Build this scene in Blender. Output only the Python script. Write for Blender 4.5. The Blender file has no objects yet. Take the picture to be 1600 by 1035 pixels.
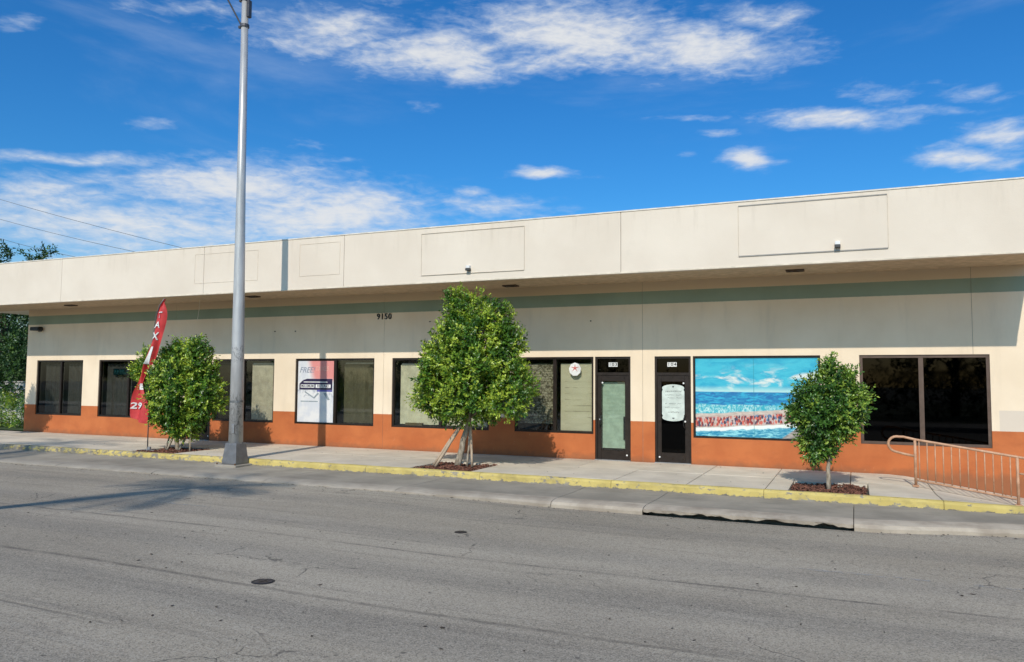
import bpy, bmesh, math, random
import numpy as np
from mathutils import Vector, Matrix

sc = bpy.context.scene
COL = sc.collection
rng = np.random.default_rng(7)
random.seed(7)

# ------------------------------------------------------------------ camera
cam_d = bpy.data.cameras.new('camera')
cam = bpy.data.objects.new('camera', cam_d)
COL.objects.link(cam)
YAW, PITCH, ROLL, FPX = -0.415635, 0.0642192, 0.00695623, 1210.7
cy, sy = math.cos(YAW), math.sin(YAW)
cp, sp = math.cos(PITCH), math.sin(PITCH)
Fv = Vector((sy * cp, cy * cp, sp)); Rv = Vector((cy, -sy, 0)); Uv = Rv.cross(Fv)
R2 = Rv * math.cos(ROLL) + Uv * math.sin(ROLL)
U2 = -Rv * math.sin(ROLL) + Uv * math.cos(ROLL)
CAM = Vector((0, -19, 1.98))
m = Matrix(((R2.x, U2.x, -Fv.x, CAM.x), (R2.y, U2.y, -Fv.y, CAM.y), (R2.z, U2.z, -Fv.z, CAM.z), (0, 0, 0, 1)))
cam.matrix_world = m
cam_d.sensor_width = 36
cam_d.lens = FPX / 1600 * 36
cam_d.clip_end = 2000
sc.camera = cam

# ------------------------------------------------------------------ sun and exposure
LD = Vector((-0.13, 1, -0.78)).normalized()          # the way the light travels
SUN_EL = math.asin(-LD.z)
SUN_ROT = math.atan2(-LD.x, -LD.y)
sun_d = bpy.data.lights.new('sun', 'SUN')
sun_d.energy = 3.5
sun_d.angle = math.radians(0.55)
sun_d.color = (1.0, 0.91, 0.79)
sun = bpy.data.objects.new('sun', sun_d)
COL.objects.link(sun)
sun.rotation_euler = LD.to_track_quat('-Z', 'Y').to_euler()
sc.view_settings.view_transform = 'Standard'
sc.view_settings.look = 'None'
sc.view_settings.gamma = 1
sc.view_settings.use_curve_mapping = False
sc.view_settings.exposure = 0.03
sc.cycles.max_bounces = 10
sc.cycles.transparent_max_bounces = 16


# ------------------------------------------------------------------ node helper
class NT:
    def __init__(s, tree):
        s.t = tree; s.n = tree.nodes; s.l = tree.links

    def put(s, sock, v):
        if v is None: return
        if isinstance(v, bpy.types.NodeSocket): s.l.new(v, sock)
        elif isinstance(v, (tuple, list)):
            if len(v) == 3 and len(sock.default_value) == 4: v = (*v, 1)
            sock.default_value = v
        else:
            try: sock.default_value = v
            except TypeError: sock.default_value = (v, v, v)

    def math(s, op, a, b=None, c=None, clamp=False):
        n = s.n.new('ShaderNodeMath'); n.operation = op; n.use_clamp = clamp
        s.put(n.inputs[0], a)
        if b is not None: s.put(n.inputs[1], b)
        if c is not None: s.put(n.inputs[2], c)
        return n.outputs[0]

    def mix(s, f, a, b, blend='MIX'):
        n = s.n.new('ShaderNodeMix'); n.data_type = 'RGBA'; n.blend_type = blend
        s.put(n.inputs[0], f); s.put(n.inputs[6], a); s.put(n.inputs[7], b)
        return n.outputs[2]

    def ramp(s, v, lo, hi, a=0.0, b=1.0, smooth=True):
        n = s.n.new('ShaderNodeMapRange'); n.clamp = True
        if smooth: n.interpolation_type = 'SMOOTHSTEP'
        s.put(n.inputs[0], v); s.put(n.inputs[1], lo); s.put(n.inputs[2], hi); s.put(n.inputs[3], a); s.put(n.inputs[4], b)
        return n.outputs[0]

    def pos(s):
        return s.n.new('ShaderNodeNewGeometry').outputs['Position']

    def obj(s):
        return s.n.new('ShaderNodeTexCoord').outputs['Object']

    def xyz(s, v):
        n = s.n.new('ShaderNodeSeparateXYZ'); s.put(n.inputs[0], v)
        return n.outputs

    def comb(s, x, y, z):
        n = s.n.new('ShaderNodeCombineXYZ')
        s.put(n.inputs[0], x); s.put(n.inputs[1], y); s.put(n.inputs[2], z)
        return n.outputs[0]

    def scale(s, v, k):
        n = s.n.new('ShaderNodeMapping'); s.put(n.inputs[0], v); n.inputs['Scale'].default_value = k if isinstance(k, (tuple, list)) else (k, k, k)
        return n.outputs[0]

    def noise(s, v, sc=1.0, det=4, rough=0.55, dist=0.0, col=False):
        n = s.n.new('ShaderNodeTexNoise'); s.put(n.inputs['Vector'], v)
        n.inputs['Scale'].default_value = sc; n.inputs['Detail'].default_value = det
        n.inputs['Roughness'].default_value = rough; n.inputs['Distortion'].default_value = dist
        return n.outputs['Color' if col else 'Fac']

    def vor(s, v, sc=1.0, feat='F1', out='Distance', rnd=1.0):
        n = s.n.new('ShaderNodeTexVoronoi'); n.feature = feat; s.put(n.inputs['Vector'], v)
        n.inputs['Scale'].default_value = sc; n.inputs['Randomness'].default_value = rnd
        return n.outputs[out]

    def bump(s, h, dist=0.01, st=0.5):
        n = s.n.new('ShaderNodeBump'); s.put(n.inputs['Height'], h)
        n.inputs['Distance'].default_value = dist; n.inputs['Strength'].default_value = st
        return n.outputs[0]

    def band(s, v, a, b, soft=0.01):
        return s.math('MULTIPLY', s.ramp(v, a - soft, a + soft), s.ramp(v, b - soft, b + soft, 1, 0))


MATS = {}


def mat(name, color=None, rough=0.7, metal=0.0, spec=0.4, build=None):
    if name in MATS: return MATS[name]
    M = bpy.data.materials.new(name); M.use_nodes = True
    t = NT(M.node_tree)
    b = t.n['Principled BSDF']
    b.inputs['Roughness'].default_value = rough
    b.inputs['Metallic'].default_value = metal
    b.inputs['Specular IOR Level'].default_value = spec
    if color: b.inputs['Base Color'].default_value = (*color, 1)
    if build: build(t, b)
    elif color:
        v = t.noise(t.pos(), 6, 5)
        t.put(b.inputs['Base Color'], t.mix(t.ramp(v, .3, .75), [c * .82 for c in color], [min(1, c * 1.1) for c in color]))
        t.put(b.inputs['Roughness'], t.ramp(t.noise(t.pos(), 14, 3), .2, .8, max(.05, rough - .12), min(1, rough + .12)))
    MATS[name] = M
    return M


# ------------------------------------------------------------------ world: sky and clouds
world = bpy.data.worlds.new('World'); sc.world = world; world.use_nodes = True
wt = NT(world.node_tree)
bg = wt.n['Background']
sky = wt.n.new('ShaderNodeTexSky'); sky.sky_type = 'NISHITA'; sky.sun_disc = False
sky.sun_elevation = SUN_EL; sky.sun_rotation = SUN_ROT
sky.air_density = 1.0; sky.dust_density = 1.3; sky.ozone_density = 2.5
hs = wt.n.new('ShaderNodeHueSaturation'); hs.inputs['Saturation'].default_value = 1.32; hs.inputs['Value'].default_value = 1.0
wt.l.new(sky.outputs[0], hs.inputs['Color'])
dirv = wt.n.new('ShaderNodeTexCoord').outputs['Generated']
dx, dy, dz = wt.xyz(dirv)
az = wt.math('ARCTAN2', dx, dy)
el = wt.math('ARCSINE', dz)
skyc = wt.mix(1.0, hs.outputs[0], wt.mix(wt.ramp(el, .02, .24), (0.92, .98, 1.0), (0.33, .72, .93)), 'MULTIPLY')
CL = [(-0.82, 0.423, 0.097, 0.009, 0.147, 0.55), (-0.668, 0.419, 0.106, 0.022, 0.082, 0.8), (-0.519, 0.403, 0.101, 0.019, 0.025, 1), (-0.469, 0.382, 0.046, 0.01, 0.016, 0.9), (-0.334, 0.432, 0.141, 0.03, -0.052, 1), (-0.185, 0.408, 0.117, 0.023, -0.101, 0.95), (-0.098, 0.431, 0.053, 0.012, -0.129, 0.8), (-0.376, 0.398, 0.092, 0.013, -0.025, 0.8), (-0.923, 0.245, 0.108, 0.007, 0.125, 0.75), (-0.97, 0.186, 0.09, 0.03, 0.113, 0.8), (-0.777, 0.231, 0.132, 0.022, 0.077, 1.0), (-0.662, 0.205, 0.15, 0.028, 0.046, 1.0), (-0.881, 0.178, 0.20, 0.035, 0.079, 0.85), (-0.6, 0.17, 0.22, 0.03, 0.04, 0.7), (-0.45, 0.222, 0.067, 0.013, 0.007, 0.75), (-0.467, 0.243, 0.027, 0.006, 0.016, 0.7), (-0.375, 0.21, 0.058, 0.011, -0.007, 0.5), (-0.375, 0.264, 0.043, 0.006, -0.009, 0.9), (-0.313, 0.258, 0.03, 0.004, -0.023, 0.4), (-0.854, 0.292, 0.029, 0.006, 0.132, 0.6), (-0.539, 0.344, 0.025, 0.006, 0.042, 0.5), (-0.676, 0.286, 0.028, 0.005, 0.075, 0.5), (-0.644, 0.27, 0.024, 0.004, 0.063, 0.45), (-1.003, 0.373, 0.023, 0.008, 0.229, 0.6), (-0.022, 0.309, 0.08, 0.009, -0.125, 0.9), (-0.19, 0.324, 0.047, 0.005, -0.07, 0.6), (-0.154, 0.302, 0.039, 0.005, -0.075, 0.5), (-0.117, 0.272, 0.027, 0.008, -0.076, 1), (-0.198, 0.278, 0.018, 0.005, -0.054, 0.4), (0.031, 0.329, 0.042, 0.014, -0.146, 0.55), (0.078, 0.304, 0.051, 0.005, -0.154, 0.6), (0.135, 0.313, 0.035, 0.009, -0.178, 0.6), (0.093, 0.333, 0.023, 0.005, -0.169, 0.4), (0.152, 0.269, 0.035, 0.011, -0.16, 0.8), (0.133, 0.249, 0.05, 0.01, -0.144, 0.9), (-0.226, 0.369, 0.04, 0.01, -0.065, 0.45),
      # the sky goes on outside the frame: more of the same streaks all round and overhead
      (-1.25, .30, .15, .02, .1, .7), (-1.6, .2, .2, .03, 0, .8), (-2.1, .34, .2, .03, 0, .7), (-2.7, .25, .2, .02, 0, .7), (.5, .3, .14, .02, -.1, .8), (.45, .42, .1, .02, -.1, .7),
      (.9, .22, .2, .02, 0, .8), (1.4, .36, .2, .03, 0, .7), (2.0, .25, .22, .03, 0, .8), (2.7, .33, .2, .03, 0, .7), (-.5, .5, .25, .03, 0, .8), (.1, .56, .2, .03, 0, .6), (-1.2, .56, .25, .04, 0, .7), (1.2, .62, .3, .04, 0, .7), (2.4, .6, .3, .04, 0, .6), (-2.2, .62, .3, .04, 0, .6)]
wv = wt.comb(wt.math('MULTIPLY', az, 1.0), wt.math('MULTIPLY', el, 3.2), 0)
warp = wt.math('SUBTRACT', wt.noise(wv, 7, 3), .5)
warp2 = wt.math('SUBTRACT', wt.noise(wt.comb(el, az, 3.1), 9, 3), .5)
azw = wt.math('ADD', az, wt.math('MULTIPLY', warp, .10))
elw = wt.math('ADD', el, wt.math('MULTIPLY', warp2, .030))
acc = None
for a, e, ra, re, tl, s_ in CL:
    da = wt.math('SUBTRACT', azw, a)
    de = wt.math('SUBTRACT', wt.math('SUBTRACT', elw, e), wt.math('MULTIPLY', da, tl))
    q = wt.math('ADD', wt.math('POWER', wt.math('DIVIDE', da, ra * 1.35), 2), wt.math('POWER', wt.math('DIVIDE', de, re * 1.6), 2))
    g = wt.math('MULTIPLY', wt.math('EXPONENT', wt.math('MULTIPLY', q, -1.0)), s_)
    acc = g if acc is None else wt.math('MAXIMUM', acc, g)
streak = wt.noise(wt.comb(wt.math('MULTIPLY', azw, 9), wt.math('MULTIPLY', elw, 42), 1.7), 1.0, 7, .62, .5)
fine = wt.noise(wt.comb(wt.math('MULTIPLY', az, 40), wt.math('MULTIPLY', el, 110), 5), 1.0, 5, .6, .3)
dens = wt.math('ADD', wt.math('MULTIPLY', acc, 1.0), wt.math('MULTIPLY', wt.math('SUBTRACT', streak, .5), .95))
dens = wt.math('ADD', dens, wt.math('MULTIPLY', wt.math('SUBTRACT', fine, .5), .75))
dens = wt.math('MULTIPLY', wt.ramp(dens, .24, 1.15), wt.ramp(acc, .04, .4))
veil = wt.math('MULTIPLY', wt.ramp(wt.noise(wt.comb(wt.math('MULTIPLY', az, 2), wt.math('MULTIPLY', el, 9), 8), 1.0, 6, .6, .4), .5, .85), .30)
dens = wt.math('MAXIMUM', dens, veil)
cloudc = wt.mix(wt.ramp(dens, .2, 1), (3.7, 4.4, 5.4), (5.1, 5.2, 5.3))
final = wt.mix(wt.math('MULTIPLY', dens, .95), skyc, cloudc)
wt.put(bg.inputs[0], final)
bg.inputs[1].default_value = 0.15


# ------------------------------------------------------------------ mesh helpers
def link(name, me, material=None, parent=None, label=None, cat=None, group=None, kind=None, smooth=False):
    o = bpy.data.objects.new(name, me)
    COL.objects.link(o)
    if material is not None and me is not None and not len(me.materials): me.materials.append(material)
    if parent is not None: o.parent = parent
    if label: o['label'] = label
    if cat: o['category'] = cat
    if group: o['group'] = group
    if kind: o['kind'] = kind
    if smooth and me is not None:
        me.polygons.foreach_set('use_smooth', [True] * len(me.polygons))
    return o


def empty(name, loc=(0, 0, 0), label=None, cat=None, group=None):
    o = bpy.data.objects.new(name, None); COL.objects.link(o)
    o.location = loc; o.empty_display_size = .2
    if label: o['label'] = label
    if cat: o['category'] = cat
    if group: o['group'] = group
    return o


class MB:
    """collects shapes of ONE part"""
    def __init__(s): s.v = []; s.f = []

    def box(s, x0, x1, y0, y1, z0, z1, ox=0, oy=0, oz=0):
        b = len(s.v)
        for x in (x0, x1):
            for y in (y0, y1):
                for z in (z0, z1): s.v.append((x - ox, y - oy, z - oz))
        for f in ((0, 1, 3, 2), (4, 6, 7, 5), (0, 4, 5, 1), (2, 3, 7, 6), (0, 2, 6, 4), (1, 5, 7, 3)):
            s.f.append(tuple(b + i for i in f))
        return s

    def quad(s, *p):
        b = len(s.v); s.v += [tuple(q) for q in p]; s.f.append(tuple(range(b, b + len(p)))); return s

    def tube(s, pts, rad, n=8, cap=True, ang=0.0):
        pts = [Vector(p) for p in pts]
        if not isinstance(rad, (list, tuple)): rad = [rad] * len(pts)
        base = len(s.v); up = None
        for i, p in enumerate(pts):
            d = (pts[min(i + 1, len(pts) - 1)] - pts[max(i - 1, 0)]).normalized()
            if up is None:
                up = Vector((0, 0, 1)) if abs(d.z) < .9 else Vector((0, 1, 0))
            u = (up - d * up.dot(d)).normalized(); w = d.cross(u); up = u
            for k in range(n):
                a = 2 * math.pi * k / n + ang
                s.v.append(tuple(p + (u * math.cos(a) + w * math.sin(a)) * rad[i]))
        for i in range(len(pts) - 1):
            for k in range(n):
                a = base + i * n + k; b = base + i * n + (k + 1) % n
                s.f.append((a, b, b + n, a + n))
        if cap:
            s.f.append(tuple(base + k for k in range(n))[::-1])
            s.f.append(tuple(base + (len(pts) - 1) * n + k for k in range(n)))
        return s

    def mesh(s, name='m', bevel=0, seg=1):
        me = bpy.data.meshes.new(name); me.from_pydata(s.v, [], s.f)
        bm = bmesh.new(); bm.from_mesh(me)
        bmesh.ops.recalc_face_normals(bm, faces=bm.faces)
        if bevel:
            bmesh.ops.bevel(bm, geom=list(bm.edges), offset=bevel, segments=seg, affect='EDGES', profile=.6)
        bm.to_mesh(me); bm.free()
        return me

    def build(s, name, material, parent=None, bevel=0, seg=1, **k):
        return link(name, s.mesh(name, bevel, seg), material, parent, **k)


def text_mesh(txt, size, extrude=0.0, shear=0.0, bold=0.0, cx=True, res=3):
    c = bpy.data.curves.new('lettering', 'FONT'); c.body = txt; c.size = size; c.extrude = extrude
    c.shear = shear; c.offset = bold; c.resolution_u = res
    c.align_x = 'CENTER' if cx else 'LEFT'; c.align_y = 'CENTER'
    o = bpy.data.objects.new('lettering', c)
    COL.objects.link(o)
    bpy.context.view_layer.update()
    me = bpy.data.meshes.new_from_object(o)
    bpy.data.objects.remove(o); bpy.data.curves.remove(c)
    # stand it up: x right, y -> z
    for v in me.vertices: v.co = Vector((v.co.x, -v.co.z, v.co.y))
    return me


def move_mesh(me, d):
    for v in me.vertices: v.co = v.co + Vector(d)
    return me


def join_meshes(ms, name='m'):
    V = []; Fc = []
    for q in ms:
        b = len(V); V += [tuple(v.co) for v in q.vertices]; Fc += [tuple(b + i for i in p.vertices) for p in q.polygons]
    me = bpy.data.meshes.new(name); me.from_pydata(V, [], Fc); return me


# ------------------------------------------------------------------ materials
CREAM = (.80, .725, .60)
def m_wall(t, b):
    P = t.pos(); x, y, z = t.xyz(P)
    zw = t.math('ADD', z, t.math('MULTIPLY', t.math('SUBTRACT', t.noise(t.scale(P, (3, 3, 3)), 4, 3), .5), .012))
    n1 = t.noise(P, .7, 5); n2 = t.noise(t.scale(P, (2.2, 1, .35)), 1.4, 6, .65)
    cream = t.mix(t.ramp(n1, .3, .72), (.745, .615, .455), (.825, .695, .53))
    cream = t.mix(t.math('MULTIPLY', t.ramp(n2, .5, .8), .28), cream, (.5, .43, .34))
    # a repainted patch low on the right-hand pier
    patch = t.math('MULTIPLY', t.ramp(x, 2.75, 2.77), t.math('MULTIPLY', t.ramp(zw, 1.42, 1.44, 1, 0), .8))
    cream = t.mix(patch, cream, (.60, .53, .45))
    org = t.mix(t.ramp(t.noise(P, 1.1, 5), .3, .7), (.44, .125, .042), (.53, .165, .056))
    org = t.mix(t.math('MULTIPLY', t.ramp(t.noise(t.scale(P, (.6, 1, 1.4)), 2.6, 7, .7), .45, .75), .35), org, (.30, .085, .035))
    sc1 = t.math('MULTIPLY', t.ramp(t.noise(t.scale(P, (1, 1, .5)), 9, 6, .7), .63, .72), .35)
    org = t.mix(sc1, org, (.62, .42, .28))
    dirt = t.math('MULTIPLY', t.ramp(t.math('ADD', z, t.math('MULTIPLY', t.noise(P, 5, 5), .30)), .12, .34, 1, 0), .6)
    org = t.mix(dirt, org, (.20, .10, .055))
    grn = t.mix(t.ramp(n1, .3, .7), (.235, .30, .235), (.27, .34, .27))
    c = t.mix(t.ramp(zw, .995, 1.005), org, cream)
    c = t.mix(t.band(zw, 3.92, 4.24, .004), c, grn)
    c = t.mix(t.ramp(zw, 4.236, 4.244), c, (.62, .50, .35))
    t.put(b.inputs['Base Color'], c)
    t.put(b.inputs['Normal'], t.bump(t.math('ADD', t.noise(P, 60, 4), t.math('MULTIPLY', t.noise(P, 3, 3), 2)), .006, .35))
M_WALL = mat('wall_paint', rough=.85, spec=.25, build=m_wall)

def m_cream(t, b):
    P = t.pos(); x, y, z = t.xyz(P)
    n1 = t.noise(P, .5, 5)
    c = t.mix(t.ramp(n1, .3, .72), (.665, .58, .48), (.735, .65, .545))
    st = t.noise(t.comb(t.math('MULTIPLY', x, 5), y, t.math('MULTIPLY', z, .5)), 1.0, 6, .7)
    topd = t.ramp(z, 4.9, 5.95)
    c = t.mix(t.math('MULTIPLY', t.math('MULTIPLY', t.ramp(st, .5, .78), topd), .42), c, (.42, .36, .28))
    c = t.mix(t.math('MULTIPLY', t.ramp(t.noise(P, 2.3, 6, .7), .58, .8), .15), c, (.5, .44, .36))
    t.put(b.inputs['Base Color'], c)
    t.put(b.inputs['Normal'], t.bump(t.math('ADD', t.noise(P, 55, 4), t.math('MULTIPLY', t.noise(P, 2, 3), 3)), .006, .35))
M_CREAM = mat('cream_stucco', rough=.85, spec=.25, build=m_cream)
M_TRIM = mat('cream_trim', (.77, .71, .60), .7)
M_TRIMGREY = mat('weathered_metal_strip', (.33, .31, .28), .55)
M_FRAME = mat('dark_bronze_aluminium', (.040, .030, .025), .38, .5)
M_FRAMEB = mat('brown_aluminium', (.13, .088, .068), .42, .3)
M_BLACK = mat('black_paint', (.012, .012, .012), .45)
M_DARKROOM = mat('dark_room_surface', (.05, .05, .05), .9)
M_WHITE = mat('white_plastic', (.78, .78, .76), .5)
M_GALV = mat('galvanised_steel', (.42, .42, .43), .42, .55)

def glass(name, tint, refl=1.0):
    if name in MATS: return MATS[name]
    M = bpy.data.materials.new(name); M.use_nodes = True; t = NT(M.node_tree)
    t.n.remove(t.n['Principled BSDF']); out = t.n['Material Output']
    tr = t.n.new('ShaderNodeBsdfTransparent'); tr.inputs[0].default_value = (*tint, 1)
    gl = t.n.new('ShaderNodeBsdfGlossy'); gl.inputs[0].default_value = (.9, .92, .95, 1)
    t.put(gl.inputs['Roughness'], t.ramp(t.noise(t.pos(), 2.5, 5), .3, .8, .01, .05))
    ge = t.n.new('ShaderNodeNewGeometry'); dt = t.n.new('ShaderNodeVectorMath'); dt.operation = 'DOT_PRODUCT'
    t.l.new(ge.outputs['Normal'], dt.inputs[0]); t.l.new(ge.outputs['Incoming'], dt.inputs[1])
    om = t.math('SUBTRACT', 1.0, t.math('ABSOLUTE', dt.outputs['Value']), clamp=True)
    fres = t.math('ADD', .045, t.math('MULTIPLY', t.math('POWER', om, 5), .95))
    mx = t.n.new('ShaderNodeMixShader')
    t.put(mx.inputs[0], t.math('MULTIPLY', fres, refl))
    t.l.new(tr.outputs[0], mx.inputs[1]); t.l.new(gl.outputs[0], mx.inputs[2])
    t.l.new(mx.outputs[0], out.inputs[0])
    MATS[name] = M; return M
G_CLEAR = glass('clear_glass', (.88, .9, .87))
G_GREY = glass('grey_tinted_glass', (.52, .53, .52))
G_DARK = glass('dark_tinted_glass', (.03, .03, .035), .28)

def m_concrete(base, dark, sc_=1.0, dirt=.4):
    def f(t, b):
        P = t.pos(); x, y, z = t.xyz(P)
        info = t.n.new('ShaderNodeObjectInfo')
        c = t.mix(t.ramp(t.noise(P, 1.3 * sc_, 7, .6), .3, .7), dark, base)
        c = t.mix(t.math('MULTIPLY', t.ramp(t.noise(t.scale(P, (.5, 2.2, 1)), 1.5, 7, .68), .52, .78), dirt), c, [k * .45 for k in base])
        c = t.mix(t.math('MULTIPLY', t.ramp(t.vor(P, 11), .05, .10, 1, 0), t.math('MULTIPLY', t.ramp(t.noise(P, 3, 2), .55, .62), .6)), c, (.07, .06, .05))
        c = t.mix(t.math('MULTIPLY', t.math('MULTIPLY', t.ramp(t.noise(t.scale(P, (.35, 1, 1)), 1.1, 5, .6), .5, .62), t.ramp(y, -1.2, -.1)), .35), c, [k * .5 for k in base])
        c = t.mix(1.0, c, t.mix(info.outputs['Random'], (.88, .88, .89), (1.06, 1.05, 1.03)), 'MULTIPLY')
        fine = t.noise(P, 90, 4, .7)
        c = t.mix(t.math('MULTIPLY', t.ramp(fine, .35, .65, 1, 0), .22), c, [k * .55 for k in base])
        t.put(b.inputs['Base Color'], c)
        t.put(b.inputs['Normal'], t.bump(t.math('ADD', fine, t.math('MULTIPLY', t.noise(P, 8, 4), 1.5)), .006, .4))
    return f
M_SIDE = mat('sidewalk_concrete', rough=.9, spec=.2, build=m_concrete((.69, .61, .495), (.55, .485, .39)))
M_GUT = mat('gutter_concrete', rough=.9, spec=.2, build=m_concrete((.37, .33, .27), (.25, .225, .185), .8, .6))
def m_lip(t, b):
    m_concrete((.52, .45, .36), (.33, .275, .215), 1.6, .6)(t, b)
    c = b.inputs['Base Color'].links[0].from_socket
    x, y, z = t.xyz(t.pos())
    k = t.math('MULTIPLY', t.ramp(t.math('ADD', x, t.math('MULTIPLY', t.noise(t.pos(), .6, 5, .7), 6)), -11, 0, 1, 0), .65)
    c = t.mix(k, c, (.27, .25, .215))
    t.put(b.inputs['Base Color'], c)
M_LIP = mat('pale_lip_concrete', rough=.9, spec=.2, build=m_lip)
M_DIRT = mat('dark_joint_dirt', (.075, .065, .052), .95)

def m_yellow(t, b):
    P = t.pos(); x, y, z = t.xyz(P)
    conc = t.mix(t.ramp(t.noise(P, 5, 5), .3, .7), (.16, .14, .115), (.30, .27, .225))
    yel = t.mix(t.ramp(t.noise(P, 2.5, 5), .3, .7), (.50, .39, .12), (.61, .485, .165))
    fade = t.ramp(x, -27, -10, .17, .01)
    edge = t.ramp(z, -.16, -.11, .18, 0)
    wear = t.math('ADD', t.math('ADD', t.noise(t.scale(P, (1, 1, 1.6)), 7, 8, .75), fade), edge)
    big = t.math('MULTIPLY', t.ramp(t.noise(P, .9, 3), .5, .75), .10)
    wear = t.math('ADD', wear, big)
    yel = t.mix(t.math('MULTIPLY', t.ramp(t.noise(t.scale(P, (.6, 1, 1)), 4, 7, .7), .45, .72), .6), yel, (.27, .215, .09))
    t.put(b.inputs['Base Color'], t.mix(t.ramp(wear, .575, .64), yel, conc))
    t.put(b.inputs['Normal'], t.bump(t.math('ADD', t.noise(P, 40, 4), t.math('MULTIPLY', t.ramp(wear, .64, .70), -.8)), .006, .5))
M_YEL = mat('worn_yellow_kerb_paint', rough=.7, spec=.3, build=m_yellow)

def m_asphalt(t, b):
    P = t.pos(); x, y, z = t.xyz(P)
    big = t.noise(t.scale(P, (.35, 1, 1)), .35, 5, .55)
    c = t.mix(t.ramp(big, .3, .72), (.30, .258, .196), (.44, .383, .298))
    lane = t.math('MULTIPLY', t.math('SINE', t.math('ADD', t.math('MULTIPLY', y, 3.3), t.math('MULTIPLY', t.noise(t.scale(P, (.15, .6, 1)), 1, 3), 1.3))), .5)
    pt = t.ramp(t.noise(t.scale(P, (.22, .5, 1)), 1.1, 6, .6, .5), .5, .68)
    c = t.mix(t.math('MULTIPLY', pt, .30), c, (.19, .162, .128))
    c = t.mix(t.math('MULTIPLY', t.ramp(lane, 0, .5), .30), c, (.165, .153, .135))
    st = t.noise(t.scale(P, (.12, 3.2, 1)), 1.6, 7, .65)
    c = t.mix(t.math('MULTIPLY', t.ramp(st, .48, .72), .45), c, (.14, .122, .10))
    c = t.mix(t.math('MULTIPLY', t.ramp(t.noise(t.scale(P, (.3, 1.6, 1)), 2.2, 6, .65), .55, .78), .30), c, (.45, .405, .335))
    # aggregate
    ag = t.vor(P, 95, out='Color'); agv = t.xyz(ag)[0]
    c = t.mix(t.math('MULTIPLY', t.ramp(agv, .55, .95), .42), c, (.54, .48, .40))
    c = t.mix(t.math('MULTIPLY', t.ramp(agv, .28, .02), .60), c, (.075, .068, .06))
    gr = t.noise(P, 26, 6, .75)
    c = t.mix(t.math('MULTIPLY', t.ramp(gr, .48, .30), .55), c, (.095, .085, .073))
    c = t.mix(t.math('MULTIPLY', t.ramp(gr, .56, .72), .40), c, (.51, .46, .38))
    # cracks
    wp = t.n.new('ShaderNodeVectorMath'); wp.operation = 'ADD'
    t.put(wp.inputs[0], P); t.put(wp.inputs[1], t.scale(t.noise(P, 1.4, 4, .6, col=True), .6))
    cr = t.ramp(t.vor(wp.outputs[0], .42, 'DISTANCE_TO_EDGE'), .0015, .006, 1, 0)
    cr = t.math('MULTIPLY', cr, t.ramp(t.noise(P, .45, 3), .54, .60))
    cr2 = t.math('MULTIPLY', t.ramp(t.vor(wp.outputs[0], 1.9, 'DISTANCE_TO_EDGE'), .006, .02, 1, 0), t.ramp(t.noise(t.scale(P, (.5, 1, 1)), .8, 3), .62, .68))
    cr = t.math('MAXIMUM', cr, t.math('MULTIPLY', cr2, .6))
    cr = t.math('MULTIPLY', cr, t.ramp(t.noise(P, 9, 4), .3, .65, .1, .8))
    # long paving seams
    wob = t.math('MULTIPLY', t.math('SUBTRACT', t.noise(t.scale(P, (1, .01, 1)), 1.2, 4), .5), .10)
    yw = t.math('ADD', y, wob)
    s1 = t.math('MULTIPLY', t.band(yw, -12.47, -12.40, .03), t.ramp(t.noise(P, 2.5, 5), .3, .7, .2, .6))
    s2 = t.math('MULTIPLY', t.math('MULTIPLY', t.band(yw, -10.22, -10.17, .02), t.ramp(t.noise(P, 1.5, 5), .35, .6)), .5)
    s3 = t.math('MULTIPLY', t.math('MULTIPLY', t.band(yw, -14.0, -13.96, .02), t.ramp(t.noise(P, 1.1, 5), .4, .6)), .5)
    dk = t.math('MAXIMUM', t.math('MAXIMUM', cr, s1), t.math('MAXIMUM', s2, s3))
    c = t.mix(dk, c, (.05, .044, .04))
    # oil drips and small tar spots
    sp_ = t.math('MULTIPLY', t.ramp(t.vor(t.scale(P, (1, 1.3, 1)), 1.7), .03, .055, 1, 0), .6)
    c = t.mix(sp_, c, (.04, .037, .034))
    t.put(b.inputs['Base Color'], c)
    hgt = t.math('ADD', t.math('ADD', t.math('MULTIPLY', agv, .5), t.math('MULTIPLY', gr, 1.3)), t.math('MULTIPLY', dk, -1.2))
    t.put(b.inputs['Normal'], t.bump(hgt, .010, .5))
M_ASPH = mat('old_asphalt', rough=.88, spec=.25, build=m_asphalt)

def m_leaf(lo, hi, tip):
    def f(t, b):
        a = t.n.new('ShaderNodeAttribute'); a.attribute_name = 'tone'
        r, g, bl = t.xyz(a.outputs['Color'])
        c = t.mix(r, lo, hi); c = t.mix(g, c, tip)
        t.put(b.inputs['Base Color'], c)
        tl = t.n.new('ShaderNodeBsdfTranslucent'); t.put(tl.inputs[0], t.mix(1.0, c, (1.3, 1.35, .6), 'MULTIPLY'))
        mx = t.n.new('ShaderNodeMixShader'); mx.inputs[0].default_value = .15
        out = t.n['Material Output']
        t.l.new(b.outputs[0], mx.inputs[1]); t.l.new(tl.outputs[0], mx.inputs[2]); t.l.new(mx.outputs[0], out.inputs[0])
    return f
M_LEAF = mat('glossy_leaf', rough=.33, spec=.55, build=m_leaf((.05, .13, .016), (.18, .34, .030), (.52, .62, .07)))
M_LEAF2 = mat('dark_tree_leaf', rough=.5, spec=.4, build=m_leaf((.02, .055, .014), (.055, .125, .025), (.13, .22, .04)))

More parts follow.
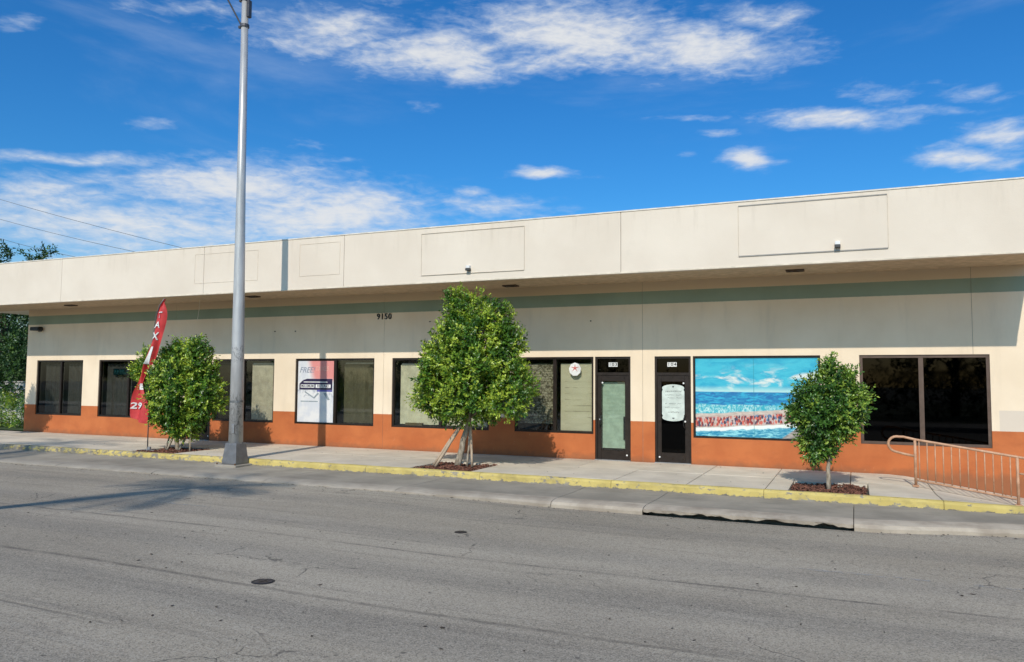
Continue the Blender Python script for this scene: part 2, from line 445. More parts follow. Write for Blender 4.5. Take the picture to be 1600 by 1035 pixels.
def m_bark(lo, hi):
    def f(t, b):
        P = t.pos(); n = t.noise(t.scale(P, (1, 1, .25)), 22, 6, .65)
        t.put(b.inputs['Base Color'], t.mix(t.ramp(n, .3, .7), lo, hi))
        t.put(b.inputs['Normal'], t.bump(n, .01, .7))
    return f
M_BARK = mat('pale_bark', rough=.9, build=m_bark((.17, .13, .09), (.47, .40, .31)))
M_BARKD = mat('dark_bark', rough=.9, build=m_bark((.06, .045, .03), (.17, .13, .095)))


# ------------------------------------------------------------------ GROUND
def sstep(a, b, x):
    q = min(1, max(0, (x - a) / (b - a))); return q * q * (3 - 2 * q)

def ramp_z(x, y):          # the ramp drops along the wall on the right
    d = -.152 * max(0, min(x, 4.2) - .83)
    k = sstep(-3.75, -2.2, y)
    return d * k + (-.03 * min(1, max(0, x - .8) / 1.7)) * (1 - k)

def lip_front(x):
    return -5.88 + .55 * sstep(-.1, 2.4, x)

def road_z(x):
    return -.215 - .065 * sstep(-9, -4, x)

gm = MB()
gm.quad((-600, -600, -.9), (600, -600, -.9), (600, 900, -.9), (-600, 900, -.9))
gm.build('ground', mat('dry_ground', (.12, .11, .08), .95), kind='structure')
# lawn beyond the building on both sides and behind
lm = MB(); lm.quad((-80, .5, -.02), (-28.3, .5, -.02), (-28.3, 60, -.02), (-80, 60, -.02))
lm.build('lawn', mat('dull_grass', (.045, .075, .02), .95), kind='structure')

# road: a sheet that starts at the kerb lip and runs under the camera
xs = list(np.linspace(-120, -12, 12)) + list(np.arange(-11, 5.01, .5)) + [8, 14, 30, 60, 120]
ys_n = 14
V = []; Fq = []
for x in xs:
    y1 = lip_front(x) + .002
    for j in range(ys_n):
        k = j / (ys_n - 1); y = y1 + (-22.5 - y1) * k
        crown = .05 * math.sin(math.pi * k)
        V.append((x, y, road_z(x) + crown))
for i in range(len(xs) - 1):
    for j in range(ys_n - 1):
        a = i * ys_n + j; Fq.append((a, a + 1, a + ys_n + 1, a + ys_n))
me = bpy.data.meshes.new('road'); me.from_pydata(V, [], Fq)
link('road', me, M_ASPH, kind='structure', smooth=True)

# far pavement behind the camera
fp = MB(); fp.box(-120, 120, -27, -22.5, -.5, -.06); fp.build('far_pavement', M_SIDE, kind='structure')
fl = MB(); fl.quad((-120, -80, -.07), (120, -80, -.07), (120, -27, -.07), (-120, -27, -.07)); fl.build('far_verge', MATS['dull_grass'], kind='structure')

# sidewalk: dark bed + separate slabs
PITS = [(-18.15, -16.55, -3.70, -2.1), (-9.28, -7.72, -3.70, -2.15), (-1.16, .20, -3.70, -2.22)]
bed = MB()
bx_ = list(np.arange(-60, 9, 1.0))
for i in range(len(bx_) - 1):
    x0, x1 = bx_[i], bx_[i + 1]
    bed.quad((x0, -3.72, ramp_z(x0, -3.72) - .06), (x1, -3.72, ramp_z(x1, -3.72) - .06), (x1, -2, ramp_z(x1, -2) - .06), (x0, -2, ramp_z(x0, -2) - .06))
    bed.quad((x0, -2, ramp_z(x0, -2) - .06), (x1, -2, ramp_z(x1, -2) - .06), (x1, .3, ramp_z(x1, 0) - .06), (x0, .3, ramp_z(x0, 0) - .06))
side = bed.build('sidewalk', M_DIRT, kind='structure')

def slab(x0, x1, y0, y1, parent, g=.007):
    x0 += g; x1 -= g; y0 += g; y1 -= g
    if x1 - x0 < .05 or y1 - y0 < .05: return
    nx = 5 if x1 > .8 else 2; ny = 5 if x1 > .8 else 2
    e = .012
    mb = MB(); gx = np.linspace(x0 + e, x1 - e, nx); gy = np.linspace(y0 + e, y1 - e, ny)
    dz = random.uniform(-.003, .003)
    top = {}
    for i, x in enumerate(gx):
        for j, y in enumerate(gy):
            top[i, j] = len(mb.v); mb.v.append((x, y, ramp_z(x, y) + dz))
    for i in range(nx - 1):
        for j in range(ny - 1): mb.f.append((top[i, j], top[i + 1, j], top[i + 1, j + 1], top[i, j + 1]))
    ring = [top[i, 0] for i in range(nx)] + [top[nx - 1, j] for j in range(1, ny)] + [top[i, ny - 1] for i in range(nx - 2, -1, -1)] + [top[0, j] for j in range(ny - 2, 0, -1)]
    def out(v, off, drop):
        x, y, z = v
        xx = x0 if abs(x - gx[0]) < 1e-6 else (x1 if abs(x - gx[-1]) < 1e-6 else x)
        yy = y0 if abs(y - gy[0]) < 1e-6 else (y1 if abs(y - gy[-1]) < 1e-6 else y)
        return (xx, yy, z - drop)
    r1 = []; r2 = []
    for q in ring:
        r1.append(len(mb.v)); mb.v.append(out(mb.v[q], 0, .008))
    for q in ring:
        r2.append(len(mb.v)); mb.v.append(out(mb.v[q], 0, .09))
    n = len(ring)
    for k in range(n):
        mb.f.append((ring[k], r1[k], r1[(k + 1) % n], ring[(k + 1) % n]))
        mb.f.append((r1[k], r2[k], r2[(k + 1) % n], r1[(k + 1) % n]))
    mb.build('slab', M_SIDE, parent)

def cut(rects, p):
    o = []
    for (a, b, c, d) in rects:
        if b <= p[0] or a >= p[1] or d <= p[2] or c >= p[3]: o.append((a, b, c, d)); continue
        if a < p[0]: o.append((a, p[0], c, d))
        if b > p[1]: o.append((p[1], b, c, d))
        aa, bb = max(a, p[0]), min(b, p[1])
        if c < p[2]: o.append((aa, bb, c, p[2]))
        if d > p[3]: o.append((aa, bb, p[3], d))
    return o
x = -3.03 - 1.46 * 25
while x < 8:
    for (c, d) in ((-3.72, -1.84), (-1.84, 0.0)):
        rs = [(x, x + 1.46, c, d)]
        for p in PITS: rs = cut(rs, p)
        for r in rs: slab(*r, side)
    x += 1.46

# mulch beds
def mulch(p, name_label, n=900):
    V = []; Fc = []
    x0, x1, y0, y1 = p
    for i in range(n):
        x = random.uniform(x0 + .03, x1 - .03); y = random.uniform(y0 + .03, y1 - .03)
        z = -.055 + random.random() * .04 + .02 * math.sin(x * 5) * math.sin(y * 6)
        a = random.uniform(0, 6.28); l = random.uniform(.02, .055); w = random.uniform(.006, .018)
        dx_, dy_ = math.cos(a), math.sin(a); tz = random.uniform(-.5, .5) * l
        b = len(V)
        for (s, u) in ((-1, -1), (1, -1), (1, 1), (-1, 1)):
            V.append((x + dx_ * l * s - dy_ * w * u, y + dy_ * l * s + dx_ * w * u, z + tz * s + .006 * u))
        V.append((x, y, z + .018))
        Fc += [(b, b + 1, b + 4), (b + 1, b + 2, b + 4), (b + 2, b + 3, b + 4), (b + 3, b, b + 4)]
    me = bpy.data.meshes.new('mulch'); me.from_pydata(V, [], Fc)
    def mm(t, b_):
        g = t.noise(t.pos(), 24, 3)
        t.put(b_.inputs['Base Color'], t.mix(t.ramp(g, .35, .65), (.05, .018, .012), (.23, .095, .06)))
    link('mulch', me, mat('red_wood_mulch', rough=.9, build=mm), kind='stuff', label=name_label, cat='mulch')
mulch(PITS[0], 'red wood mulch in the tree pit under the left round tree')
mulch(PITS[1], 'red wood mulch in the tree pit under the tall staked tree')
mulch(PITS[2], 'red wood mulch in the tree pit nearest the handrail')

# kerb stones (painted yellow)
kb = MB(); kb.box(-60, 9, -3.85, -3.74, -.5, -.22)
kerb = kb.build('kerb', M_DIRT, kind='structure')
def kerb_stone(x0, x1):
    n = 7; g = .004
    mb = MB(); prof0 = [(-3.715, .0), (-3.80, .004), (-3.845, -.002), (-3.868, -.018), (-3.88, -.045), (-3.888, -.19), (-3.888, -.3), (-3.715, -.3)]
    for i in range(n):
        x = x0 + g + (x1 - x0 - 2 * g) * i / (n - 1)
        tz = ramp_z(x, -3.72)
        for (y, z) in prof0:
            wy = random.uniform(-.004, .004) if z > -.2 else 0
            zz = z + (tz if z > -.1 else 0) + (random.uniform(-.004, .004) if z > -.1 else 0)
            mb.v.append((x, y + wy, zz))
    k = len(prof0)
    for i in range(n - 1):
        for j in range(k):
            a = i * k + j; b = i * k + (j + 1) % k
            mb.f.append((a, b, b + k, a + k))
    mb.f.append(tuple(range(k))); mb.f.append(tuple((n - 1) * k + j for j in range(k)))
    mb.build('kerb_stone', M_YEL, kerb)
x = -3.03 - 1.46 * 25
while x < 8:
    kerb_stone(x, x + 2.92); x += 2.92

# gutter apron with its pale rounded lip, in bays
gb = MB(); gb.box(-60, 9, -5.2, -3.9, -.6, -.235)
gut = gb.build('gutter', M_DIRT, kind='structure')
XB = [-60, -50, -42, -36, -31] + [-27.9 + 3.27 * k for k in range(0, 8)] + [-3.34, -.05, 3.2, 6.5, 9]
XB = sorted(set([q for q in XB if not (-4.9 < q < -3.4 or -3.3 < q < -.1)]))
def bay(x0, x1):
    g = .006; inlet = abs(x0 + 3.34) < .02; n = max(3, int((x1 - x0) / (.07 if inlet else .22)))
    mb = MB(); ml = MB(); K = 7
    xs_ = [x0 + g + (x1 - x0 - 2 * g) * i / n for i in range(n + 1)]
    for x in xs_:
        lf = lip_front(x); rz = road_z(x)
        for (y, z) in ((-3.885, -.148), (-4.25, -.158), (-4.75, -.162), (lf + .42, -.150), (lf + .42, -.35)):
            mb.v.append((x, y, z))
        jit = random.uniform(-.010, .010)
        ch = random.uniform(-.035, .0) if random.random() < .22 else 0
        if inlet: bot = rz + .045 + sum(a_ * math.exp(-((x - c_) / w_) ** 2) for c_, w_, a_ in ((-2.35, .16, .03), (-2.1, .1, .025), (-1.25, .16, .05), (-.45, .10, .045), (-2.9, .1, .015))) + .004 * math.sin(x * 31) + random.uniform(-.012, .012); back = lf + .30
        else: bot = rz - .1; back = lf + .42
        for (y, z) in ((lf + .42, -.150), (lf + .25, -.147), (lf + .12, -.157 + ch * .3), (lf + .04, -.176 + ch * .6), (lf + jit, (-.183 if inlet else min(-.195, rz + .055)) + ch * (0 if inlet else 1)), (lf + jit * .5 + .01, bot), (back, bot)):
            ml.v.append((x, y, z))
    for i in range(n):
        for j in range(4):
            a = i * 5 + j; mb.f.append((a, a + 1, a + 6, a + 5))
        for j in range(6):
            a = i * K + j; ml.f.append((a, a + 1, a + K + 1, a + K))
    for i_ in (0, n):
        mb.f.append(tuple(i_ * 5 + j for j in range(5)))
        ml.f.append(tuple(i_ * K + j for j in range(K)))
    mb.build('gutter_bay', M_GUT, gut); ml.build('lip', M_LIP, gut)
for i in range(len(XB) - 1): bay(XB[i], XB[i + 1])
# void of the storm drain under the lip, its shade painted as near-black walls
vd = MB()
vx0, vx1, vy0, vy1, vz0, vz1 = -3.33, -.06, -5.89, -5.45, -.85, -.19
vd.quad((vx0, vy0, vz0), (vx1, vy0, vz0), (vx1, vy1, vz0), (vx0, vy1, vz0))
vd.quad((vx0, vy1, vz0), (vx1, vy1, vz0), (vx1, vy1, vz1), (vx0, vy1, vz1))
vd.quad((vx0, vy0, vz0), (vx0, vy1, vz0), (vx0, vy1, vz1), (vx0, vy0, vz1))
vd.quad((vx1, vy0, vz0), (vx1, vy1, vz0), (vx1, vy1, vz1), (vx1, vy0, vz1))
vd.build('storm_drain', mat('shade_black_drain', (.02, .018, .016), .9), label='broken black storm drain slot under the pale gutter lip', cat='drain')

# ------------------------------------------------------------------ road furniture
def m_worn(t, b):
    P = t.pos(); w = t.noise(t.scale(P, (1.5, 4, 1)), 5, 8, .8)
    b.inputs['Base Color'].default_value = (.42, .41, .38, 1)
    tr = t.n.new('ShaderNodeBsdfTransparent'); mx = t.n.new('ShaderNodeMixShader')
    t.put(mx.inputs[0], t.math('MULTIPLY', t.ramp(w, .46, .60), .8)); t.l.new(tr.outputs[0], mx.inputs[1]); t.l.new(b.outputs[0], mx.inputs[2])
    t.l.new(mx.outputs[0], t.n['Material Output'].inputs[0])
M_MARK = mat('worn_white_road_paint', rough=.8, build=m_worn)
def rz_at(x, y):
    y1 = lip_front(x); k = (y - y1) / (-22.5 - y1)
    return road_z(x) + .05 * math.sin(math.pi * k)
for (x0, x1, lb) in ((-.72, .75, 'worn white lane dash on the asphalt below the right tree'), (1.15, 2.9, 'worn white lane dash at the right edge of the road'), (-11.6, -10.0, 'faint white lane dash beside the palm shadow on the left')):
    mb = MB(); n = 6
    for i in range(n):
        a = x0 + (x1 - x0) * i / n; b_ = x0 + (x1 - x0) * (i + 1) / n
        mb.quad((a, -8.96, rz_at(a, -8.96) + .005), (b_, -8.96, rz_at(b_, -8.96) + .005), (b_, -8.86, rz_at(b_, -8.86) + .005), (a, -8.86, rz_at(a, -8.86) + .005))
    mb.build('lane_dash', M_MARK, label=lb, cat='road marking', group='worn dashes of the lane line')

M_IRON = mat('cast_iron', (.030, .026, .024), .5, .3)
def cover(x, y, r, lb):
    root = empty('valve_cover', (x, y, rz_at(x, y)), lb, 'valve cover')
    a = MB(); n = 20
    for rr, zz in ((r, .003), (r * .84, .009), (r * .80, .001)):
        for k in range(n): a.v.append((rr * math.cos(6.2832 * k / n), rr * math.sin(6.2832 * k / n), zz))
    for j in range(2):
        for k in range(n): a.f.append((j * n + k, j * n + (k + 1) % n, (j + 1) * n + (k + 1) % n, (j + 1) * n + k))
    a.build('ring', M_IRON, root)
    c = MB()
    for k in range(n): c.v.append((r * .79 * math.cos(6.2832 * k / n), r * .79 * math.sin(6.2832 * k / n), .006))
    c.f.append(tuple(range(n)))
    c.box(-r * .55, r * .55, -r * .05, r * .05, .0065, .012); c.box(-r * .05, r * .05, -r * .5, r * .5, .0065, .0115)
    c.build('lid', mat('rusty_iron_lid', (.07, .055, .045), .6, .2), root)
cover(-5.91, -12.25, .125, 'round iron valve cover in the near lane left of centre')
cover(-5.33, -8.74, .095, 'small dark iron valve cover in the far lane below the staked tree')

# litter and dark flecks lying on road and pavement
V = []; Fc = []
for i in range(520):
    if i < 250: x = random.uniform(-14, 3); y = random.uniform(-15, -6.3); z = rz_at(x, y) + .004
    elif i < 340: x = random.uniform(-22, 2.5); y = random.uniform(-3.6, -.15); z = ramp_z(x, y) + .006
    else: x = random.uniform(-22, 2.5); y = lip_front(x) + abs(random.gauss(0, .16)) - .20; y = min(y, lip_front(x) - .01); z = rz_at(x, y) + .005
    s = random.uniform(.008, .026) * (1.5 if random.random() < .10 else 1); a = random.uniform(0, 6.28); b = len(V); n = 6
    el_ = random.uniform(.3, .9)
    for k in range(n):
        r = s * random.uniform(.6, 1.2); q = 6.2832 * k / n
        u, w = r * math.cos(q), r * el_ * math.sin(q)
        V.append((x + u * math.cos(a) - w * math.sin(a), y + u * math.sin(a) + w * math.cos(a), z + random.uniform(0, .006)))
    V.append((x, y, z + .008))
    for k in range(n): Fc.append((b + k, b + (k + 1) % n, b + n))
me = bpy.data.meshes.new('litter'); me.from_pydata(V, [], Fc)
link('litter', me, mat('dry_leaf_litter', (.055, .04, .028), .9), kind='stuff', label='scattered dry leaf litter and tar flecks on road and pavement', cat='litter')

# ------------------------------------------------------------------ BUILDING
B = empty('commercial_building', (0, 0, 0), 'long single-storey cream and orange shop building with a deep flat overhang', 'building')
# openings: x0, x1, z0, z1
OP = [(-27.42, -24.98, .64, 2.61), (-24.17, -21.62, .64, 2.61), (-19.95, -18.98, -.02, 2.61), (-18.90, -16.42, .64, 2.61), (-15.60, -12.75, .64, 2.61),
      (-12.14, -9.05, .64, 2.61), (-8.30, -6.10, .64, 2.61), (-6.06, -5.13, -.02, 2.61), (-4.52, -3.63, -.02, 2.61), (-3.58, -.70, .64, 2.61), (.11, 2.62, .64, 2.61)]
# glazing strips that touch a door share one opening
WALLTOP = 5.70
def wall_panel(x0, x1, zb=-.75):
    """front skin with true openings and .20 deep reveals"""
    ops = [o for o in OP if o[0] < x1 and o[1] > x0]
    X = sorted(set([x0, x1] + [q for o in ops for q in o[:2] if x0 < q < x1])); Z = sorted(set([zb, WALLTOP] + [q for o in ops for q in o[2:]]))
    mb = MB()
    def solid(i, j):
        if i < 0 or j < 0 or i >= len(X) - 1 or j >= len(Z) - 1: return None
        cx_, cz_ = (X[i] + X[i + 1]) / 2, (Z[j] + Z[j + 1]) / 2
        return not any(o[0] < cx_ < o[1] and o[2] < cz_ < o[3] for o in ops)
    T = .20
    for i in range(len(X) - 1):
        for j in range(len(Z) - 1):
            if not solid(i, j): continue
            a, b, c, d = X[i], X[i + 1], Z[j], Z[j + 1]
            mb.quad((a, 0, c), (b, 0, c), (b, 0, d), (a, 0, d))
            mb.quad((a, T, c), (a, T, d), (b, T, d), (b, T, c))
            if not solid(i - 1, j): mb.quad((a, 0, c), (a, 0, d), (a, T, d), (a, T, c))
            if not solid(i + 1, j): mb.quad((b, 0, c), (b, T, c), (b, T, d), (b, 0, d))
            if not solid(i, j - 1): mb.quad((a, 0, c), (a, T, c), (b, T, c), (b, 0, c))
            if not solid(i, j + 1): mb.quad((a, 0, d), (b, 0, d), (b, T, d), (a, T, d))
    me = bpy.data.meshes.new('wall_panel'); me.from_pydata(mb.v, [], mb.f)
    link('wall_panel', me, M_WALL, B)
g = .004
for a, b in ((-28.0, -20.6), (-20.6, -12.43), (-12.43, -4.82), (-4.82, 2.32), (2.32, 9.0)):
    wall_panel(a + (g if a > -28 else 0), b - g)
for x in (-20.6, -12.43, -4.82, 2.32):
    jb = MB(); jb.box(x - .02, x + .02, .008, .1, 2.62 if x > 0 else -.7, WALLTOP - .05)
    jb.build('joint_sealant', mat('joint_sealant_grey', (.28, .25, .21), .8), B)
# side, rear, roof, floor
sh = MB()
sh.box(-28.0, -27.8, .202, 12, -.7, WALLTOP); sh.build('side_wall', M_WALL, B)
sh = MB(); sh.box(8.8, 9.0, .202, 12, -.7, WALLTOP); sh.build('side_wall', M_WALL, B)
sh = MB(); sh.box(-27.8, 8.8, 11.8, 12, -.7, WALLTOP); sh.build('rear_wall', M_CREAM, B)
sh = MB(); sh.box(-27.8, 8.8, .202, 11.8, 5.45, 5.6); sh.build('roof', mat('roof_felt', (.3, .3, .3), .9), B)
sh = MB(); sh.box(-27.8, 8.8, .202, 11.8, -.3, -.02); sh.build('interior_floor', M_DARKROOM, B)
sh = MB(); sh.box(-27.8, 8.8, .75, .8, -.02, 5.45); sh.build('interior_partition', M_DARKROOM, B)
# fascia in panels, with its soffit
FZ0, FZ1, FY = 4.47, 5.82, -2.1
seams = [-30.2, -23.4, -17.3, -12.36, -4.78, 3.38]
for i in range(len(seams) - 1):
    a = seams[i] + (.005 if i else 0); b = seams[i + 1] - (.005 if i < len(seams) - 2 else 0)
    mb = MB(); mb.box(a, b, FY, FY + .16, 4.42, FZ1)
    mb.build('fascia_panel', M_CREAM, B, bevel=.006)
for x in seams[1:-1]:
    jb = MB(); jb.box(x - .03, x + .03, FY + .02, FY + .1, FZ0, FZ1 - .02); jb.build('joint_sealant', MATS['joint_sealant_grey'], B)
mb = MB(); mb.box(-30.2, 3.38, FY + .165, -.003, FZ0, FZ0 + .06); mb.build('soffit', mat('soffit_paint', (.58, .44, .29), .85), B)
mb = MB(); mb.box(-30.2, 3.38, FY + .165, -.003, FZ0 + .9, FZ0 + 1.25); mb.build('canopy_roof', MATS['roof_felt'], B)
mb = MB(); mb.box(3.2, 3.38, FY + .165, -.003, FZ0 + .065, FZ1 - .01); mb.build('canopy_end', M_CREAM, B)
mb = MB(); mb.box(-30.2, -28.01, .0, 3.0, FZ0, FZ0 + .06); mb.box(-30.2, -30.05, .0, 3, FZ0 + .065, FZ1)
mb.build('canopy_return', M_CREAM, B)
# thin drip edge under the fascia
mb = MB(); mb.box(-30.2, 3.38, FY - .012, FY - .001, 4.418, 4.45); mb.build('drip_edge', mat('drip_edge_paint', (.70, .62, .50), .7), B)
mb = MB(); mb.box(-30.2, 3.39, FY - .015, FY + .19, FZ1 + .001, FZ1 + .03); mb.build('coping', mat('coping_paint', (.72, .67, .58), .6), B)

# blank sign panels on the fascia
def sign_outline(x0, x1, z0, z1, strong, label=None):
    x0, x1 = x0 * .98, x1 * .98; z0, z1 = 1.98 + (z0 - 1.98) * .98, 1.98 + (z1 - 1.98) * .98
    y = FY
    r = MB(); r.box(x0, x1, y - .006, y - .001, z0, z1); r.build('sign_panel', M_CREAM, B, bevel=.002)
    w = .012
    mm_ = M_TRIMGREY if strong else mat('faint_rail_paint', (.54, .47, .38), .7)
    for q in ((z1, z1 + (.02 if strong else w)), (z0 - (.022 if strong else w), z0)):
        s = MB(); s.box(x0, x1, y - .02, y - .0065, q[0], q[1]); s.build('sign_rail', mm_, B)
    for q in ((x0 - .008, x0), (x1, x1 + .008)):
        s = MB(); s.box(q[0], q[1], y - .012, y - .001, z0, z1); s.build('sign_rail', mat('faint_rail_paint', (.54, .47, .38), .7), B)
sign_outline(-10.18, -7.30, 4.68, 5.75, False)
sign_outline(-2.24, .68, 4.72, 5.80, True)
def faint_outline(x0, x1, z0, z1):
    x0, x1 = x0 * .98, x1 * .98; z0, z1 = 1.98 + (z0 - 1.98) * .98, 1.98 + (z1 - 1.98) * .98
    y = FY
    for q in ((x0, x1, z1, z1 + .008), (x0, x1, z0 - .008, z0), (x0 - .006, x0, z0, z1), (x1, x1 + .006, z0, z1)):
        s = MB(); s.box(q[0], q[1], y - .008, y - .001, q[2], q[3]); s.build('sign_rail', mat('ghost_rail_paint', (.675, .592, .487), .8), B)
faint_outline(-14.1, -12.75, 4.85, 5.73); faint_outline(-18.0, -15.6, 4.82, 5.68)

# soffit lights
for (x, y, lb) in ((-8.16, -.62, 'small dark square light in the soffit above the staked tree'), (-1.15, -.93, 'small dark square light in the soffit above the beach mural'), (-16.51, -.92, 'small dark square light in the soffit right of the street lamp'), (-24.5, -.92, 'small dark square light in the soffit near the left end')):
    root = empty('soffit_light', (x, y, FZ0), lb, 'light', 'recessed lights in the soffit')
    s = MB(); w = .19; d = .12
    for q in ((-w, w, -d, -d + .025), (-w, w, d - .025, d), (-w, -w + .025, -d + .026, d - .026), (w - .025, w, -d + .026, d - .026)): s.box(q[0], q[1], q[2], q[3], -.035, -.002)
    s.build('trim', mat('rusty_trim', (.10, .07, .05), .7), root)
    s = MB(); s.box(-w + .026, w - .026, -d + .026, d - .026, -.02, -.004); s.build('lens', mat('dull_lens', (.05, .05, .045), .3), root)
# small floodlight boxes on the fascia
for (x, z, lb) in ((-8.62, 4.73, 'small grey floodlight box on the fascia above the staked tree'), (-.255, 4.77, 'small grey floodlight box on the fascia above the beach mural')):
    root = empty('floodlight', (x, FY, z), lb, 'light', 'floodlights on the fascia')
    s = MB(); s.box(-.05, .05, -.10, -.007, .0, .07); s.build('housing', M_WHITE, root, bevel=.006)
    s = MB(); s.box(-.055, .055, -.125, -.012, -.06, -.002); s.build('lamp_head', mat('dark_grey_housing', (.06, .06, .06), .5), root, bevel=.008)

# black wall lamp near the left corner
root = empty('wall_lamp', (-27.3, 0, 3.75), 'black wall lamp high on the wall at the left corner', 'lamp')
s = MB(); s.box(-.09, .09, -.05, -.003, -.09, .09); s.build('back_plate', M_BLACK, root, bevel=.01)
s = MB(); s.box(-.22, .22, -.28, -.051, -.06, .07); s.build('lamp_head', M_BLACK, root, bevel=.02)
# loose cable hanging from the soffit
s = MB(); s.tube([(-19.06, -.5, 4.469), (-19.08, -.5, 4.2), (-19.13, -.49, 3.95), (-19.15, -.5, 3.82)], .007, 6)
s.build('loose_cable', mat('white_cable', (.7, .68, .62), .6), label='thin pale cable dangling from the soffit behind the red flag', cat='cable')
# wall anchors left from old signs
for (x, z) in ((-16.42, 3.46), (-15.63, 3.45), (-10.91, 3.63), (-6.17, 3.53), (-20.9, 3.4)):
    s = MB(); s.tube([(x, -.03, z), (x, .002, z)], .016, 8); s.build('anchor_bolt', M_BLACK, B)
# address numerals
root = empty('address_number', (-12.43, 0, 3.81), 'black numerals 9150 on the beige wall between two windows', 'house number')
for i, ch in enumerate('9150'):
    me = text_mesh(ch, .24, .012, bold=.002); move_mesh(me, (-.195 + i * .13, -.016, 0))
    link('numeral', me, M_BLACK, root)


# ------------------------------------------------------------------ glazing
def frame_mesh(x0, x1, z0, z1, mull, w=.05, y0=.03, y1=.11):
    mb = MB()
    mb.box(x0, x1, y0, y1, z1 - w, z1); mb.box(x0, x1, y0, y1, z0, z0 + w)
    e = .0015
    mb.box(x0, x0 + w, y0, y1, z0 + w + e, z1 - w - e); mb.box(x1 - w, x1, y0, y1, z0 + w + e, z1 - w - e)
    for q in mull: mb.box(q - w * .75, q + w * .75, y0 - .006, y1, z0 + w + e, z1 - w - e)
    return mb

def window(op, mull, glassm, frame=M_FRAME, w=.05, label=None, sill=True):
    x0, x1, z0, z1 = op
    x0 += .003; x1 -= .003; z0 += .003; z1 -= .003
    cut_ = [x0] + list(mull) + [x1]
    f = frame_mesh(x0, x1, z0, z1, mull, w).build('window', frame, B, label=label)
    for i in range(len(cut_) - 1):
        a = cut_[i] + (w if i == 0 else w * .75) + .001; b = cut_[i + 1] - (w if i == len(cut_) - 2 else w * .75) - .001
        q = MB(); q.box(a, b, .066, .072, z0 + w + .001, z1 - w - .001)
        q.build('pane', glassm if not isinstance(glassm, list) else glassm[i], f)
    return f

def vblinds(win, x0, x1, z0, z1, material, pitch=.085, y=.22, ang=18, gap=.0):
    mb = MB(); x = x0; a = math.radians(ang)
    while x < x1 - .02:
        aa = a + random.uniform(-.05, .05); hw = pitch * .56
        dx_ = hw * math.cos(aa); dy_ = hw * math.sin(aa)
        zb = z0 + random.uniform(0, .012)
        mb.quad((x - dx_, y - dy_, zb), (x, y + .006, zb), (x, y + .006, z1), (x - dx_, y - dy_, z1))
        mb.quad((x, y + .006, zb), (x + dx_, y + dy_, zb), (x + dx_, y + dy_, z1), (x, y + .006, z1))
        x += pitch + gap
    mb.build('vertical_blind', material, win)
    hr = MB(); hr.box(x0, x1, y - .03, y + .03, z1 + .002, z1 + .04); hr.build('blind_headrail', mat('headrail_white', (.5, .48, .42), .6), win)

def curtain(win, x0, x1, z0, z1, material, y=.25, folds=9, amp=.03):
    mb = MB(); n = folds * 8
    ph = random.uniform(0, 6)
    for i in range(n + 1):
        u = i / n; x = x0 + (x1 - x0) * u
        yy = y + amp * math.sin(u * folds * 6.283 + ph) + amp * .4 * math.sin(u * folds * 2.7 * 6.283 + 1)
        zt = z1 - .02 * abs(math.sin(u * folds * 3.1416))
        mb.v.append((x, yy, z0)); mb.v.append((x + .01 * math.sin(i), yy * .98 + .004, zt))
    for i in range(n): mb.f.append((i * 2, i * 2 + 2, i * 2 + 3, i * 2 + 1))
    mb.build('curtain', material, win, smooth=True)

M_CUR = mat('grey_curtain', (.50, .48, .44), .9)
M_CUR2 = mat('beige_curtain', (.42, .38, .30), .9)
M_VB_CREAM = mat('cream_blind', (.74, .68, .52), .7)
M_VB_BEIGE = mat('beige_blind', (.62, .54, .43), .7)
M_VB_DARK = mat('olive_blind', (.30, .265, .17), .7)
W1 = window(OP[0], [-26.15], G_GREY)
curtain(W1, -27.3, -26.3, .7, 2.5, M_CUR, folds=5); curtain(W1, -26.0, -25.05, .7, 2.5, M_CUR, folds=5)
W2 = window(OP[1], [-22.75], G_GREY)
curtain(W2, -24.05, -22.85, .7, 2.5, M_CUR, folds=6); curtain(W2, -22.6, -21.7, .7, 2.5, M_CUR, folds=4)
W3 = window(OP[3], [-17.66], [G_GREY, G_CLEAR])
vblinds(W3, -18.8, -17.8, .7, 2.45, M_VB_DARK); vblinds(W3, -17.42, -16.5, .7, 2.45, M_VB_BEIGE)
W4 = window(OP[4], [-14.14], G_CLEAR, label='window with a printed poster left and dark vertical blinds right')
vblinds(W4, -13.95, -12.82, .7, 2.45, M_VB_DARK, ang=74, pitch=.105, y=.3)
W5 = window(OP[5], [-10.57], G_CLEAR, w=.055)
vblinds(W5, -11.93, -10.66, .72, 2.42, M_VB_CREAM, ang=8); vblinds(W5, -10.4, -9.15, .72, 2.42, M_VB_CREAM, ang=8)
q = MB(); q.box(-11.75, -11.2, .12, .2, .695, .77); q.build('window_ledge_box', mat('brown_card', (.16, .12, .07), .8), W5)
W6 = window(OP[6], [-7.17], G_CLEAR, w=.055)
M_PAPER = None
def m_ledger(t, b):
    P = t.pos(); x, y, z = t.xyz(P)
    ln = t.ramp(t.math('FRACT', t.math('ADD', t.math('MULTIPLY', z, 6.5), t.math('MULTIPLY', t.noise(P, 3, 2), .25))), .80, .88)
    brk = t.ramp(t.noise(t.scale(P, (1, 1, 9)), 2.0, 5, .7), .44, .58)
    inx = t.band(x, -6.95, -6.22, .02); inz = t.band(z, .78, 2.0, .02)
    k = t.math('MULTIPLY', t.math('MULTIPLY', ln, brk), t.math('MULTIPLY', t.math('MULTIPLY', inx, inz), .5))
    base = t.mix(t.ramp(t.noise(t.scale(P, (1, 1, 3)), 2, 3), .3, .7), (.62, .56, .42), (.69, .63, .48))
    t.put(b.inputs['Base Color'], t.mix(k, base, (.16, .13, .10)))
